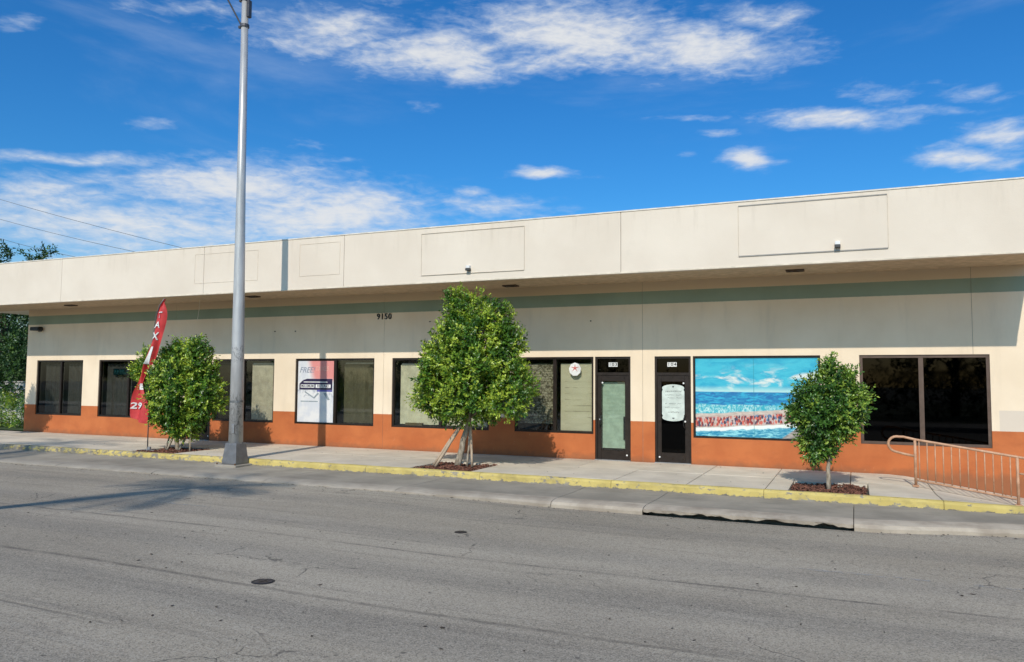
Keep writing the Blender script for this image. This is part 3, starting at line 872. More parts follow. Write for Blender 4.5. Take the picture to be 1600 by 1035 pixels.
q = MB(); q.box(-7.06, -6.17, .20, .204, .70, 2.44); q.build('paper_screen', mat('yellowed_lined_paper', rough=.8, build=m_ledger), W6, label='yellowed screen with faint ruled writing')
# crinkled lace blind behind the left pane
def m_lace(t, b):
    P = t.pos(); n = t.noise(P, 16, 6, .75); x, y, z = t.xyz(P)
    rows = t.ramp(t.math('SINE', t.math('MULTIPLY', z, 95)), -.2, .8)
    k = t.math('MULTIPLY', t.ramp(n, .42, .58), t.math('ADD', t.math('MULTIPLY', rows, .4), .6))
    t.put(b.inputs['Base Color'], t.mix(k, (.10, .085, .06), (.50, .45, .34)))
q = MB(); q.box(-8.24, -7.22, .21, .215, .86, 2.44); q.build('lace_blind', mat('lace_fabric', rough=.9, build=m_lace), W6, label='crinkled lace blind')

# white sticker crest in the window beside door 103
root = empty('window_sticker', (-6.62, .058, 2.29), 'round white sticker with a red star crest on the window left of door 103', 'sticker')
dd = MB(); n = 9
for k in range(n): a = 6.2832 * k / n + .2; dd.v.append((.165 * math.cos(a), 0, .175 * math.sin(a)))
for k in range(n): a = 6.2832 * k / n + .2; dd.v.append((.165 * math.cos(a), .004, .175 * math.sin(a)))
dd.f.append(tuple(range(n))); dd.f.append(tuple(range(n, 2 * n)))
for k in range(n): dd.f.append((k, (k + 1) % n, n + (k + 1) % n, n + k))
dd.build('backing', M_WHITE, root)
dd = MB()
for k in range(5):
    a = 6.2832 * k / 5 + .3
    dd.quad((0, -.003, .03), (.02 * math.cos(a + 1.2), -.003, .03 + .02 * math.sin(a + 1.2)), (.13 * math.cos(a), -.003, .03 + .11 * math.sin(a)), (.02 * math.cos(a - 1.2), -.0031, .03 + .02 * math.sin(a - 1.2)))
dd.build('crest', mat('faded_red_print', (.55, .14, .12), .6), root)

# printed poster in the window right of the lamp post
root = empty('window_poster', (-15.54, .058, .70), 'tall white and pink tax poster reading MAXIMUM REFUND in the window', 'poster')
def m_poster(t, b):
    x, y, z = t.xyz(t.obj())
    P = t.obj()
    base = t.mix(t.ramp(t.noise(P, 3, 3), .4, .6), (.60, .62, .66), (.70, .70, .70))
    pink = t.math('MULTIPLY', t.ramp(t.math('ADD', x, t.math('MULTIPLY', t.math('SUBTRACT', z, 1.2), .3)), .45, .75), t.ramp(z, 1.15, 1.35))
    c = t.mix(pink, base, (.68, .26, .24))
    c = t.mix(t.math('MULTIPLY', t.ramp(t.noise(P, 9, 4), .5, .6), t.math('MULTIPLY', t.band(z, .75, .98, .03), .5)), c, (.25, .28, .36))
    t.put(b.inputs['Base Color'], c)
q = MB(); q.box(0, 1.32, 0, .005, 0, 1.84); q.build('sheet', mat('poster_print', rough=.45, build=m_poster), root)
M_NAVY = mat('navy_print', (.028, .02, .06), .5)
q = MB(); q.quad((.06, -.003, .97), (1.28, -.003, .97), (1.28, -.003, 1.30), (.34, -.003, 1.30), (.2, -.003, 1.26), (.06, -.003, 1.15)); q.build('banner', M_NAVY, root)
q = MB(); q.quad((.11, -.005, 1.03), (.62, -.005, 1.03), (.62, -.005, 1.13), (.11, -.005, 1.13)); q.quad((.67, -.005, 1.03), (1.22, -.005, 1.03), (1.22, -.005, 1.13), (.67, -.005, 1.13)); q.quad((.22, -.005, 1.19), (1.1, -.005, 1.19), (1.1, -.005, 1.215), (.22, -.005, 1.215))
q.build('white_box', M_WHITE, root)
q = MB(); q.quad((.72, -.004, .915), (1.28, -.004, .915), (1.28, -.004, .965), (.72, -.004, .965)); q.build('blue_bar', mat('blue_print', (.09, .09, .35), .5), root)
def lettering(txt, size, x, z, y, material, parent, shear=0, bold=0, sx=1):
    me = text_mesh(txt, size, 0, shear, bold)
    for v in me.vertices: v.co.x *= sx
    move_mesh(me, (x, y, z)); return link('lettering', me, material, parent)
lettering('MAXIMUM', .105, .365, 1.08, -.007, M_NAVY, root, bold=.002, sx=.95)
lettering('REFUND', .105, .945, 1.08, -.007, M_NAVY, root, bold=.002, sx=1.1)
lettering('FREE!', .24, .33, 1.56, -.004, mat('grey_blue_print', (.22, .25, .33), .5), root, shear=.3)
lettering('TAXES', .19, .9, 1.6, -.004, mat('salmon_print', (.78, .45, .36), .5), root, sx=.9)
q = MB()
for (a, b, c) in ((.12, .42, .62), (.43, .76, .62)): q.box(a, b, -.003, -.002, c - .016, c + .016)
q.build('small_print', mat('grey_print', (.28, .33, .36), .5), root)
q = MB()
q.quad((.25, -.004, .90), (.62, -.004, .70), (.80, -.004, .86), (.74, -.004, .885), (.61, -.004, .745), (.28, -.004, .925))
q.quad((.95, -.004, .88), (1.05, -.004, .885), (1.2, -.004, .68), (1.12, -.004, .66))
q.build('form_drawing', MATS['grey_print'], root)

# teal sign in the second window
root = empty('neon_sign', (-23.0, .13, 2.18), 'dim teal light sign inside the second window from the left', 'sign')
q = MB(); q.box(-.62, .38, 0, .03, -.10, .13); q.build('panel', mat('dark_teal_panel', (.01, .10, .14), .4), root, bevel=.01)
def m_strk(t, b):
    P = t.obj(); t.put(b.inputs['Base Color'], t.mix(t.ramp(t.noise(t.scale(P, (9, 1, 2)), 2, 4), .48, .54), (.01, .07, .10), (.10, .50, .58)))
q = MB(); q.box(-.55, .31, -.004, -.001, -.05, .08); q.build('lit_strip', mat('teal_strip', rough=.4, build=m_strk), root)


# ------------------------------------------------------------------ doors
def door(op, glassm, hinge_left, label, handle_x, interior=None):
    x0, x1, z0, z1 = op
    x0 += .003; x1 -= .003
    fr = MB(); w = .05; y0, y1 = .03, .12
    fr.box(x0, x1, y0, y1, z1 - w - .003, z1 - .003); fr.box(x0, x0 + w, y0, y1, z0 + .022, z1 - w - .005); fr.box(x1 - w, x1, y0, y1, z0 + .022, z1 - w - .005)
    fr.box(x0 + w + .001, x1 - w - .001, y0, y1, 2.14, 2.21)
    d = fr.build('door', M_FRAME, B, label=label)
    q = MB(); q.box(x0 + w + .001, x1 - w - .001, .07, .076, 2.212, z1 - w - .006); q.build('transom_pane', G_DARK, d)
    a, b = x0 + w + .004, x1 - w - .004; sl = .10
    lf = MB(); ly0, ly1 = .045, .09
    lf.box(a, a + sl, ly0, ly1, .02, 2.135); lf.box(b - sl, b, ly0, ly1, .02, 2.135)
    lf.box(a + sl + .001, b - sl - .001, ly0, ly1, 1.99, 2.135); lf.box(a + sl + .001, b - sl - .001, ly0, ly1, .02, .25)
    lf.build('leaf', M_FRAME, d, bevel=.003)
    q = MB(); q.box(a + sl + .001, b - sl - .001, .065, .071, .252, 1.988); q.build('pane', glassm, d)
    hx = handle_x
    hb = MB(); s = 1 if hx < (x0 + x1) / 2 else -1
    hb.tube([(hx, .044, 1.15), (hx, -.01, 1.15), (hx + s * .02, -.035, 1.10), (hx + s * .03, -.035, .98), (hx + s * .02, -.035, .90), (hx, -.01, .86), (hx, .044, .86)], .014, 8)
    hb.build('handle', M_BLACK, d, smooth=True)
    lk = MB(); lk.tube([(hx - s * .0, .044, 1.02), (hx, .025, 1.02)], .022, 10); lk.build('lock', M_WHITE, d)
    for (px_, pz) in (((b - .13 if s < 0 else a + .13), 1.95), ((a + .05 if s < 0 else b - .05), .14)):
        q = MB(); q.tube([(px_, .044, pz), (px_, .036, pz)], .022, 8); q.build('pivot_cap', M_WHITE, d)
    th = MB(); th.box(x0, x1, -.05, .2, -.018, .016); th.build('threshold', M_GALV, d)
    return d
d102 = door(OP[2], G_DARK, True, 'dark glass door hidden behind the round tree', -19.75)
d103 = door(OP[7], G_CLEAR, True, 'door 103 with pale green blind', -5.93)
d104 = door(OP[8], G_DARK, False, 'door 104 with dark glass and white notice', -3.78)
q = MB(); z = .30
while z < 1.95:
    q.quad((-5.90, .135, z), (-5.27, .135, z), (-5.27, .150, z + .037), (-5.90, .150, z + .037)); z += .034
q.build('slatted_blind', mat('pale_green_blind', (.50, .62, .51), .6), d103)
q = MB(); q.box(-5.345, -5.285, .10, .125, .52, 1.10); q.build('push_bar', M_BLACK, d103)

def number_plates(chars, x, z, lb):
    root = empty('unit_number', (x, .064, z), lb, 'number sign')
    for i, ch in enumerate(chars):
        p = MB(); p.box(-.115 + i * .078, -.041 + i * .078, 0, .004, -.055, .055); pl = p.build('number_tile', M_WHITE, root)
        me = text_mesh(ch, .115, 0, bold=.002); move_mesh(me, (-.078 + i * .078, -.002, 0)); link('numeral', me, M_BLACK, root)
number_plates('103', -5.60, 2.41, 'white tiles reading 103 above the green-blind door')
number_plates('104', -4.10, 2.41, 'white tiles reading 104 above the dark door')

# notice on door 104
root = empty('door_notice', (-4.075, .056, 1.47), 'white plaque-shaped opening hours notice on door 104', 'notice')
pts = []
W_, H_ = .275, .42
for k in range(9): a = math.pi * (.15 + .7 * k / 8); pts.append((-W_ * 1.05 * math.cos(a), H_ - .07 + .10 * math.sin(a)))
right = [(W_, H_ - .06), (W_ - .02, H_ - .10), (W_, H_ - .14), (W_, -H_ + .14), (W_ - .02, -H_ + .10), (W_, -H_ + .06)]
botm = [(-p[0], -p[1]) for p in pts]
left = [(-W_, -H_ + .06), (-W_ + .02, -H_ + .10), (-W_, -H_ + .14), (-W_, H_ - .14), (-W_ + .02, H_ - .10), (-W_, H_ - .06)]
loop_ = pts + right + botm + left
q = MB(); n = len(loop_)
q.v = [(a, 0, b) for a, b in loop_] + [(a, .004, b) for a, b in loop_]
q.f = [tuple(range(n)), tuple(range(n, 2 * n))] + [(k, (k + 1) % n, n + (k + 1) % n, n + k) for k in range(n)]
q.build('board', mat('notice_white', (.58, .65, .60), .5), root)
M_INK = mat('faded_ink', (.04, .04, .05), .6)
q = MB()
for r_, (zz, w0, w1, th_) in enumerate(((.28, -.19, .19, .020), (.19, -.2, .0, .011), (.19, .07, .2, .010), (.12, -.15, .02, .010), (.12, .08, .2, .010), (-.02, -.2, -.16, .01), (-.02, -.1, .06, .010), (-.02, .1, .18, .01), (-.11, -.2, -.10, .012), (-.12, -.06, .14, .008), (-.23, -.13, .14, .014))):
    x = w0
    while x < w1:
        l = random.uniform(.012, .03); dz_ = random.uniform(-.006, .006); h = th_ * random.uniform(.8, 1.5)
        q.quad((x, -.002, zz + dz_ - h), (x + l * .6, -.002, zz + dz_ - h * .3), (x + l, -.002, zz + dz_ + h), (x + l * .3, -.002, zz + dz_ + h * .4)); x += l * 1.15
q.quad((-.015, -.002, .375), (.015, -.002, .375), (.02, -.002, .40), (0, -.002, .42), (-.02, -.002, .40))
q.quad((-.02, -.002, -.39), (.02, -.002, -.39), (.03, -.002, -.365), (-.03, -.002, -.365))
q.build('handwriting', M_INK, root, kind='stuff')

# ------------------------------------------------------------------ mural window
W7 = window(OP[9], [], G_DARK, w=.04, label='window covered by the beach mural')
root = empty('beach_mural', (-3.53, .056, .69), 'painted mural of turquoise sea, surf and a crowded beach covering the window', 'mural')
MW, MH = 2.78, 1.87
def m_mural(t, b):
    P = t.obj(); x, y, z = t.xyz(P)
    u = t.math('DIVIDE', x, MW); v = t.math('DIVIDE', z, MH)
    P2 = t.comb(x, 0, z)
    n = t.noise(t.scale(P2, (1, 1, 3.2)), 1.7, 6, .6, .8)
    n2 = t.noise(t.scale(P2, (1, 1, 5)), 4, 6, .65, 1.2)
    skyc_ = t.mix(t.ramp(n, .3, .6), (.015, .33, .52), (.05, .46, .60))
    skyc_ = t.mix(t.math('MULTIPLY', t.ramp(t.noise(t.scale(P2, (.8, 1, 2.0)), 2.0, 5, .6, .6), .47, .66), t.ramp(v, .95, .75)), skyc_, (.66, .70, .66))
    skyc_ = t.mix(t.ramp(v, .66, .56), skyc_, (.42, .68, .66))
    sea = t.mix(t.ramp(n2, .4, .66), (.01, .15, .38), (.03, .40, .60))
    surf = t.mix(t.ramp(t.noise(t.scale(P2, (1.6, 1, 1)), 9, 6, .7, 1.5), .42, .66), (.03, .38, .48), (.50, .74, .72))
    vw = t.math('ADD', v, t.math('MULTIPLY', t.math('SUBTRACT', t.noise(t.scale(P2, (1, 1, .1)), 2.4, 4), .5), .05))
    # the shore rises to the right
    vs = t.math('SUBTRACT', vw, t.math('MULTIPLY', t.math('SUBTRACT', u, .3), .10))
    sand = t.mix(t.ramp(n2, .35, .65), (.44, .36, .31), (.60, .52, .46))
    low = t.mix(t.ramp(t.noise(t.scale(P2, (1, 1, 4)), 5, 6, .7, 1), .42, .62), (.01, .22, .38), (.25, .62, .68))
    foam = (.75, .80, .76)
    c = t.mix(t.ramp(v, .565, .572), sea, skyc_)
    c = t.mix(t.ramp(vw, .415, .40), c, surf)
    c = t.mix(t.ramp(vs, .315, .305), c, sand)
    # crowd of small upright figures
    cv = t.vor(t.scale(P2, (26, 1, 12)), 1.0, out='Color'); cd = t.vor(t.scale(P2, (26, 1, 12)), 1.0)
    cr_, cg, cb = t.xyz(cv)
    fig = t.mix(t.ramp(cr_, .3, .7), (.26, .03, .03), (.60, .14, .10))
    fig = t.mix(t.ramp(cg, .74, .80), fig, (.50, .40, .38)); fig = t.mix(t.ramp(cb, .74, .80), fig, (.06, .05, .09)); fig = t.mix(t.ramp(cr_, .92, .95), fig, (.10, .20, .34))
    crowd = t.math('MULTIPLY', t.math('MULTIPLY', t.ramp(vs, .275, .25), t.ramp(vs, .125, .155)), t.ramp(cd, .80, .62))
    c = t.mix(crowd, c, fig)
    c = t.mix(t.ramp(vs, .135, .12), c, foam)
    c = t.mix(t.ramp(t.math('ADD', vs, t.math('MULTIPLY', t.noise(P2, 7, 5), .04)), .115, .095), c, low)
    rock = t.math('MULTIPLY', t.ramp(t.math('SUBTRACT', u, t.math('MULTIPLY', v, .9)), .70, .72), t.ramp(v, .16, .12))
    c = t.mix(rock, c, t.mix(t.ramp(n2, .4, .6), (.16, .15, .14), (.40, .36, .32)))
    # cloth seam down the middle
    c = t.mix(t.math('MULTIPLY', t.band(u, .485, .492, .002), .5), c, (.02, .22, .30))
    t.put(b.inputs['Base Color'], c)
    t.put(b.inputs['Normal'], t.bump(n2, .004, .4))
q = MB(); q.box(0, MW, 0, .006, 0, MH); q.build('painted_sheet', mat('mural_print', rough=.55, build=m_mural), root)
bt = MB(); bt.box(.002, MW - .002, -.004, -.0005, MH - .018, MH - .002); bt.build('top_hem', mat('teal_hem', (.03, .30, .38), .6), root)

W8 = window(OP[10], [1.33], G_DARK, frame=M_FRAMEB, w=.062, label='wide black tinted window behind the handrail')

# ------------------------------------------------------------------ trees
def leaf_cloud(lobes, n_shoot, per, leaf=.075, seed=1, tip=.35, updraft=.6, inner=.25, sub=1, wid=.44, hollow=.92, plumes=0):
    """shoots spread over the lobes' surfaces; each carries folded leaves"""
    r = np.random.default_rng(seed)
    lobes = list(lobes)
    for q_ in range(plumes):
        l = lobes[r.integers(len(lobes))]; d = r.normal(size=3); d[2] = abs(d[2]) * .8 + .1; d /= np.linalg.norm(d)
        k_ = r.uniform(.7, 1.2); lobes.append((l[0] + d[0] * l[3], l[1] + d[1] * l[4], l[2] + d[2] * l[5] + .03, .11 * k_, .11 * k_, .23 * k_))
    L = np.array([l[:3] for l in lobes]); Rr_ = np.array([l[3:6] for l in lobes])
    area = (Rr_.prod(1)) ** (2 / 3); pr = area / area.sum()
    P = []; D = []
    tries = 0
    while len(P) < n_shoot and tries < n_shoot * 40:
        tries += 1
        k = r.choice(len(L), p=pr); d = r.normal(size=3); d /= np.linalg.norm(d)
        s = 1 - abs(r.normal()) * .10 if r.random() > inner else r.uniform(.35, .9)
        p = L[k] + d * Rr_[k]
        fr_ = 1.0 / (.5 * np.mean(Rr_[k]) + .18)
        wv_ = math.sin(p[0] * 3.1 * fr_ + seed) * math.sin(p[2] * 2.7 * fr_ + 1.3 * seed + 1.5 * math.sin(p[0] * 3)) + .6 * math.sin(p[1] * 3.3 * fr_ + p[0] * 5.1 * fr_ + 2)
        if wv_ < -.22 and r.random() < hollow: s *= .62
        else: s += .07 * wv_ + (.10 * r.random() if r.random() < .18 else 0)
        p = L[k] + d * Rr_[k] * s
        q = (((p - L) / Rr_) ** 2).sum(1); q[k] = 9
        if q.min() < .55 and r.random() < .85: continue
        n = d / Rr_[k]; n /= np.linalg.norm(n)
        P.append(p); D.append(n)
    P = np.array(P); D = np.array(D); N = len(P)
    SD = D + np.array([0, 0, updraft]) + r.normal(size=(N, 3)) * .28
    SD /= np.linalg.norm(SD, axis=1)[:, None]
    ln = r.uniform(.10, .24, N) * (leaf / .075)
    clump = np.sin(P[:, 0] * 9.3 + seed + 2 * np.sin(P[:, 2] * 5)) * np.sin(P[:, 2] * 8.1 + 2 * seed) + .6 * np.cos(P[:, 1] * 7.1 + P[:, 0] * 4)
    tone0 = np.clip(r.uniform(0, .6, N) + .22 * clump, 0, 1)
    newg = (r.random(N) < tip * (.85 + .9 * clump)).astype(float) * r.uniform(.2, 1.0, N)
    V = []; tone = []
    tot = N * per
    idx = np.repeat(np.arange(N), per); kk = np.tile(np.arange(per), N) / max(1, per - 1)
    base = P[idx] + SD[idx] * (ln[idx] * (kk - .35))[:, None] + r.normal(size=(tot, 3)) * .012
    a = r.uniform(0, 6.283, tot)
    up = np.array([.3, .2, 1.0]); e1 = np.cross(SD[idx], up); e1 /= np.linalg.norm(e1, axis=1)[:, None] + 1e-9; e2 = np.cross(SD[idx], e1)
    out = e1 * np.cos(a)[:, None] + e2 * np.sin(a)[:, None]
    ld = out * (1.0 - .45 * kk)[:, None] + SD[idx] * (.45 + .6 * kk)[:, None] + r.normal(size=(tot, 3)) * .18 + np.array([0, 0, -.12])
    ld /= np.linalg.norm(ld, axis=1)[:, None]
    nn = SD[idx] * 1.0 - out * .2 + D[idx] * .5 + np.array([0, 0, .5]) + r.normal(size=(tot, 3)) * .35
    nn -= ld * (nn * ld).sum(1)[:, None]; nn /= np.linalg.norm(nn, axis=1)[:, None] + 1e-9
    sd = np.cross(ld, nn)
    l = leaf * r.uniform(.7, 1.25, tot) * (1 - .25 * kk); w = l * wid * .5
    f = r.uniform(.10, .32, tot)
    c0 = base
    m1 = base + ld * (l * .45)[:, None]
    tp = base + ld * l[:, None] - nn * (l * r.uniform(0, .22, tot))[:, None]
    s1 = m1 + sd * w[:, None] + nn * (w * f * 1.4)[:, None]; s2 = m1 - sd * w[:, None] + nn * (w * f * 1.4)[:, None]
    VV = np.stack([c0, s1, tp, s2], 1).reshape(-1, 3)
    b = np.arange(tot) * 4
    faces = np.stack([b, b + 1, b + 2, b, b + 2, b + 3], 1).reshape(-1, 3)
    me = bpy.data.meshes.new('crown')
    me.vertices.add(len(VV)); me.vertices.foreach_set('co', VV.astype(np.float32).ravel())
    nf = len(faces); me.loops.add(nf * 3); me.polygons.add(nf)
    me.loops.foreach_set('vertex_index', faces.astype(np.int32).ravel())
    me.polygons.foreach_set('loop_start', np.arange(0, nf * 3, 3, dtype=np.int32)); me.polygons.foreach_set('loop_total', np.full(nf, 3, dtype=np.int32))
    me.update()
    t1 = np.clip(tone0[idx] + r.normal(size=tot) * .16, 0, 1); t2 = np.clip(newg[idx] * (.3 + .8 * kk), 0, 1)
    col = np.zeros((tot, 4), np.float32); col[:, 0] = t1; col[:, 1] = t2; col[:, 3] = 1
    at = me.color_attributes.new('tone', 'FLOAT_COLOR', 'POINT')
    at.data.foreach_set('color', np.repeat(col, 4, axis=0).ravel())
    return me

def limbs(parent, stems, material, name='trunk'):
    for pts, r0, r1 in stems:
        mb = MB(); n = len(pts)
        pp = []
        for i in range(n - 1):
            for k in range(3):
                t_ = k / 3; a, b = Vector(pts[i]), Vector(pts[i + 1])
                q = a.lerp(b, t_); q += Vector((random.gauss(0, 1), random.gauss(0, 1), 0)) * r0 * .12
                pp.append(q)
        pp.append(Vector(pts[-1]))
        rad = [r0 + (r1 - r0) * i / (len(pp) - 1) for i in range(len(pp))]
        mb.tube(pp, rad, 9); mb.build(name, material, parent, smooth=True)

def twigs(parent, c, targets, r0, material):
    mb = MB()
    for tgt in targets:
        a = Vector(c); b = Vector(tgt); mid = a.lerp(b, .5) + Vector((random.gauss(0, .06), random.gauss(0, .06), random.gauss(0, .05)))
        mb.tube([a, mid, b], [r0, r0 * .6, r0 * .22], 6)
    mb.build('branch', material, parent, smooth=True)

# tall staked tree in the middle (trunk foot at -8.45,-2.7)
T = empty('street_tree', (-8.2, -2.75, -.04), 'tall leafy green street tree propped by slanting stakes, in the middle', 'tree', 'street trees along the pavement')
lob = [(-.05, .0, 2.0, 1.05, .95, .62), (-.86, -.1, 1.98, .46, .55, .48), (-.66, 0, 2.5, .46, .6, .46), (-.95, 0, 1.52, .50, .5, .36), (.85, -.1, 1.60, .62, .6, .42), (1.12, 0, 1.95, .46, .5, .44), (.72, .1, 2.42, .52, .6, .44),
       (.0, -.45, 1.75, .55, .5, .48), (-.2, -.4, 2.5, .5, .5, .5), (.35, -.4, 2.35, .5, .5, .5), (-.45, -.1, 3.02, .42, .5, .46), (.12, -.25, 3.05, .45, .5, .5), (.5, .2, 3.1, .40, .45, .46), (-.52, 0, 3.4, .16, .2, .28),
       (.68, .15, 3.32, .34, .4, .42), (.86, .2, 2.95, .34, .4, .32), (-.08, 0, 3.62, .28, .34, .42), (.45, .05, 3.66, .26, .32, .34), (.08, -.1, 1.4, .95, .7, .36), (.1, 0, 2.7, .7, .6, .8)]
link('crown', leaf_cloud([(a, b, c * .975 + .04, d, e, f) for a, b, c, d, e, f in lob], 4300, 12, .092, 3, tip=.66, wid=.52, inner=.2, plumes=20), M_LEAF, T)
limbs(T, [([(-.34, .0, 0), (-.24, .0, .45), (-.12, 0, .95), (.03, 0, 1.6), (.05, 0, 2.7)], .085, .035), ([(-.10, .02, 0), (-.05, 0, .5), (-.03, .05, 1.2)], .026, .02),
          ], M_BARK)
limbs(T, [([(-.92, -.12, .02), (-.56, -.08, .55), (-.16, 0, 1.12)], .030, .030), ([(-.82, -.22, .0), (-.48, -.14, .55), (-.10, -.05, 1.15)], .034, .034), ([(.03, .02, .02), (.0, .02, .6), (-.03, .02, 1.15)], .028, .028)], mat('pale_timber', (.50, .38, .27), .8), 'stake')
twigs(T, (-.08, 0, 1.1), [(-.9, 0, 1.9), (.9, .1, 2.0), (-.5, .3, 2.7), (.5, -.3, 2.8), (.1, 0, 3.7), (-.4, -.4, 2.2), (.45, .1, 3.5)], .035, M_BARK)

# right-hand tree
T2 = empty('street_tree', (-.47, -3.1, -.04), 'small round-headed street tree with a thin trunk beside the handrail', 'tree', 'street trees along the pavement')
lob = [(.0, 0, 1.5, .52, .5, .42), (-.32, -.1, 1.5, .32, .35, .32), (.36, -.1, 1.55, .32, .35, .34), (-.22, 0, 1.88, .30, .32, .28), (.30, 0, 1.95, .26, .3, .26), (.03, -.1, 2.0, .28, .3, .28), (.06, 0, 2.3, .12, .15, .26), (.42, 0, 2.1, .08, .1, .20),
       (.0, -.2, 1.35, .40, .3, .34), (-.14, 0, 1.08, .34, .34, .28), (.18, 0, 1.15, .3, .3, .28), (-.10, 0, .80, .24, .25, .26), (-.24, 0, .72, .17, .2, .26), (-.5, 0, 1.45, .2, .2, .26), (.5, 0, 1.75, .2, .2, .28)]
link('crown', leaf_cloud(lob, 1700, 11, .088, 11, plumes=10, tip=.38, updraft=.25, inner=.3, wid=.48), mat('right_tree_leaf', rough=.33, spec=.55, build=m_leaf((.04, .11, .018), (.14, .28, .035), (.36, .47, .07))), T2)
limbs(T2, [([(0, 0, 0), (-.01, 0, .4), (.03, 0, .8), (.0, 0, 1.5)], .045, .022), ([(.0, 0, .52), (.10, 0, .68), (.22, 0, .85)], .022, .014)], M_BARK)
twigs(T2, (.02, 0, .85), [(-.4, 0, 1.5), (.4, .1, 1.6), (.1, .2, 2.1), (.3, -.2, 1.9), (-.2, -.3, 1.3)], .016, M_BARK)

# left tree
T3 = empty('street_tree', (-17.35, -2.75, -.04), 'broad bushy multi-stemmed street tree behind the red feather flag', 'tree', 'street trees along the pavement')
lob = [(.1, 0, 1.7, 1.0, .9, .65), (-.72, 0, 1.75, .50, .5, .5), (.88, .0, 1.85, .50, .5, .5), (.95, 0, 1.35, .42, .5, .36), (-.68, 0, 1.2, .45, .5, .38), (.1, -.4, 1.5, .6, .5, .45), (.1, -.35, 2.15, .6, .5, .5), (-.45, 0, 2.35, .42, .5, .46), (.6, 0, 2.4, .45, .5, .42),
       (.1, 0, 2.68, .36, .42, .42), (-.35, 0, 2.72, .2, .3, .3), (.55, 0, 2.78, .22, .3, .3), (-1.5, -.1, 2.2, .17, .2, .36), (-1.15, 0, 2.0, .25, .3, .25), (.1, 0, 1.0, .85, .7, .42), (.1, 0, .62, .5, .5, .28)]
link('crown', leaf_cloud(lob, 3600, 11, .098, 21, plumes=16, tip=.56, updraft=.4, wid=.5), M_LEAF, T3)
limbs(T3, [([(-.05, 0, 0), (-.1, 0, .35), (0, 0, 1.0)], .06, .04), ([(-.35, -.1, 0), (-.18, -.05, .35), (-.05, 0, .9)], .032, .022), ([(-.18, .1, 0), (-.22, .05, .4), (-.3, 0, .9)], .03, .02), ([(.12, -.1, 0), (.22, 0, .35), (.32, 0, .9)], .035, .02), ([(.42, 0, 0), (.42, 0, .4), (.40, 0, .8)], .028, .024), ([(-.5, 0, 0), (-.4, 0, .3), (-.2, 0, .8)], .028, .02)], M_BARK)
twigs(T3, (0, 0, .9), [(-.8, 0, 1.8), (.8, .1, 1.9), (.1, .2, 2.5), (-.5, -.3, 2.3), (.5, -.3, 2.0), (-1.3, -.1, 1.9)], .03, M_BARK)

# one more of the row just past the left edge of the picture (its shadow lies on the corner of the wall)
T4 = empty('street_tree', (-27.0, -2.75, -.04), 'tall slim street tree past the left corner of the building', 'tree', 'street trees along the pavement')
lob = [(0, 0, 2.75, .62, .6, .62), (.05, 0, 3.2, .5, .5, .42), (-.1, 0, 2.3, .4, .4, .3)]
link('crown', leaf_cloud(lob, 800, 10, .12, 31, tip=.2), M_LEAF, T4)
limbs(T4, [([(0, 0, 0), (.03, 0, 1.2), (0, 0, 2.6)], .05, .03)], M_BARK)

def big_tree(x, y, z0, h, r, lb, seed, leaf=.2, shoots=1300, grp=None, extra=(), mat_=M_LEAF2, flat=1.0, cat='tree'):
    T_ = empty('broadleaf_tree', (x, y, z0), lb, cat, grp)
    rr = np.random.default_rng(seed); lob = []
    for k in range(9):
        a = rr.uniform(0, 6.28); q = rr.uniform(.15, .62) * r
        lob.append((q * math.cos(a), q * math.sin(a), h - r * .75 * flat + rr.uniform(-.75, .45) * r * .75 * flat, rr.uniform(.38, .6) * r, rr.uniform(.38, .6) * r, rr.uniform(.3, .45) * r * flat))
    lob += list(extra)
    link('crown', leaf_cloud(lob, shoots, 9, leaf, seed, tip=.15, plumes=8), mat_, T_)
    limbs(T_, [([(0, 0, 0), (.1, .05, h * .3), (0, 0, h * .75)], .05 * r + .08, .04)], M_BARKD)
    twigs(T_, (.05, 0, h * .35), [tuple(l[:3]) for l in lob[:6]], .03 * r + .02, M_BARKD)
    return T_
big_tree(-39.6, 6.5, -.1, 8.0, 3.2, 'tall dark broadleaf tree rising behind the left end of the roof', 41, .2, 1500, extra=((.6, -.5, 8.0, .5, .5, .3), (3.3, -.5, 7.95, .7, .5, .28), (4.0, -.5, 8.15, .35, .3, .2), (2.0, -.5, 8.25, .12, .2, .25), (3.2, -.5, 7.3, .8, .8, .5)))
big_tree(-33.6, 5.0, -.1, 4.6, 2.4, 'dense green tree just past the left end of the building', 42, .16, 1500)
big_tree(-35.4, 4.6, -.1, 3.6, 1.9, 'low spreading tree at the far left above the hedge', 43, .16, 1000)
big_tree(-43.0, 12, -.1, 7.0, 3.4, 'dark tree furthest back beyond the hedge', 44, .24, 900)
# hedge
H = empty('hedge', (-33.0, 1.6, -.05), 'clipped green hedge beside the left corner of the building', 'hedge')
lob = [(x_, 0, .62, .75, .62, .72) for x_ in np.arange(-4.5, 3.6, .6)]
link('crown', leaf_cloud(lob, 2200, 9, .09, 51, tip=.4), M_LEAF, H)
hs_ = MB()
for x_ in np.arange(-4.4, 3.6, .7): hs_.tube([(x_, 0, 0), (x_ + .05, 0, .4), (x_ - .05, .05, .8)], [.03, .022, .012], 6)
hs_.build('stem', M_BARKD, H)
gw = empty('garden_wall', (0, 0, 0), 'low white garden wall seen above the hedge on the left', 'wall')
q = MB(); q.box(-52, -30.5, 3.4, 3.6, -.3, 1.75); q.build('masonry', mat('whitewash', (.55, .55, .53), .85), gw)
q = MB(); q.box(-52, -30.4, 3.36, 3.64, 1.752, 1.82); q.build('coping', mat('wall_coping', (.40, .40, .38), .85), gw)

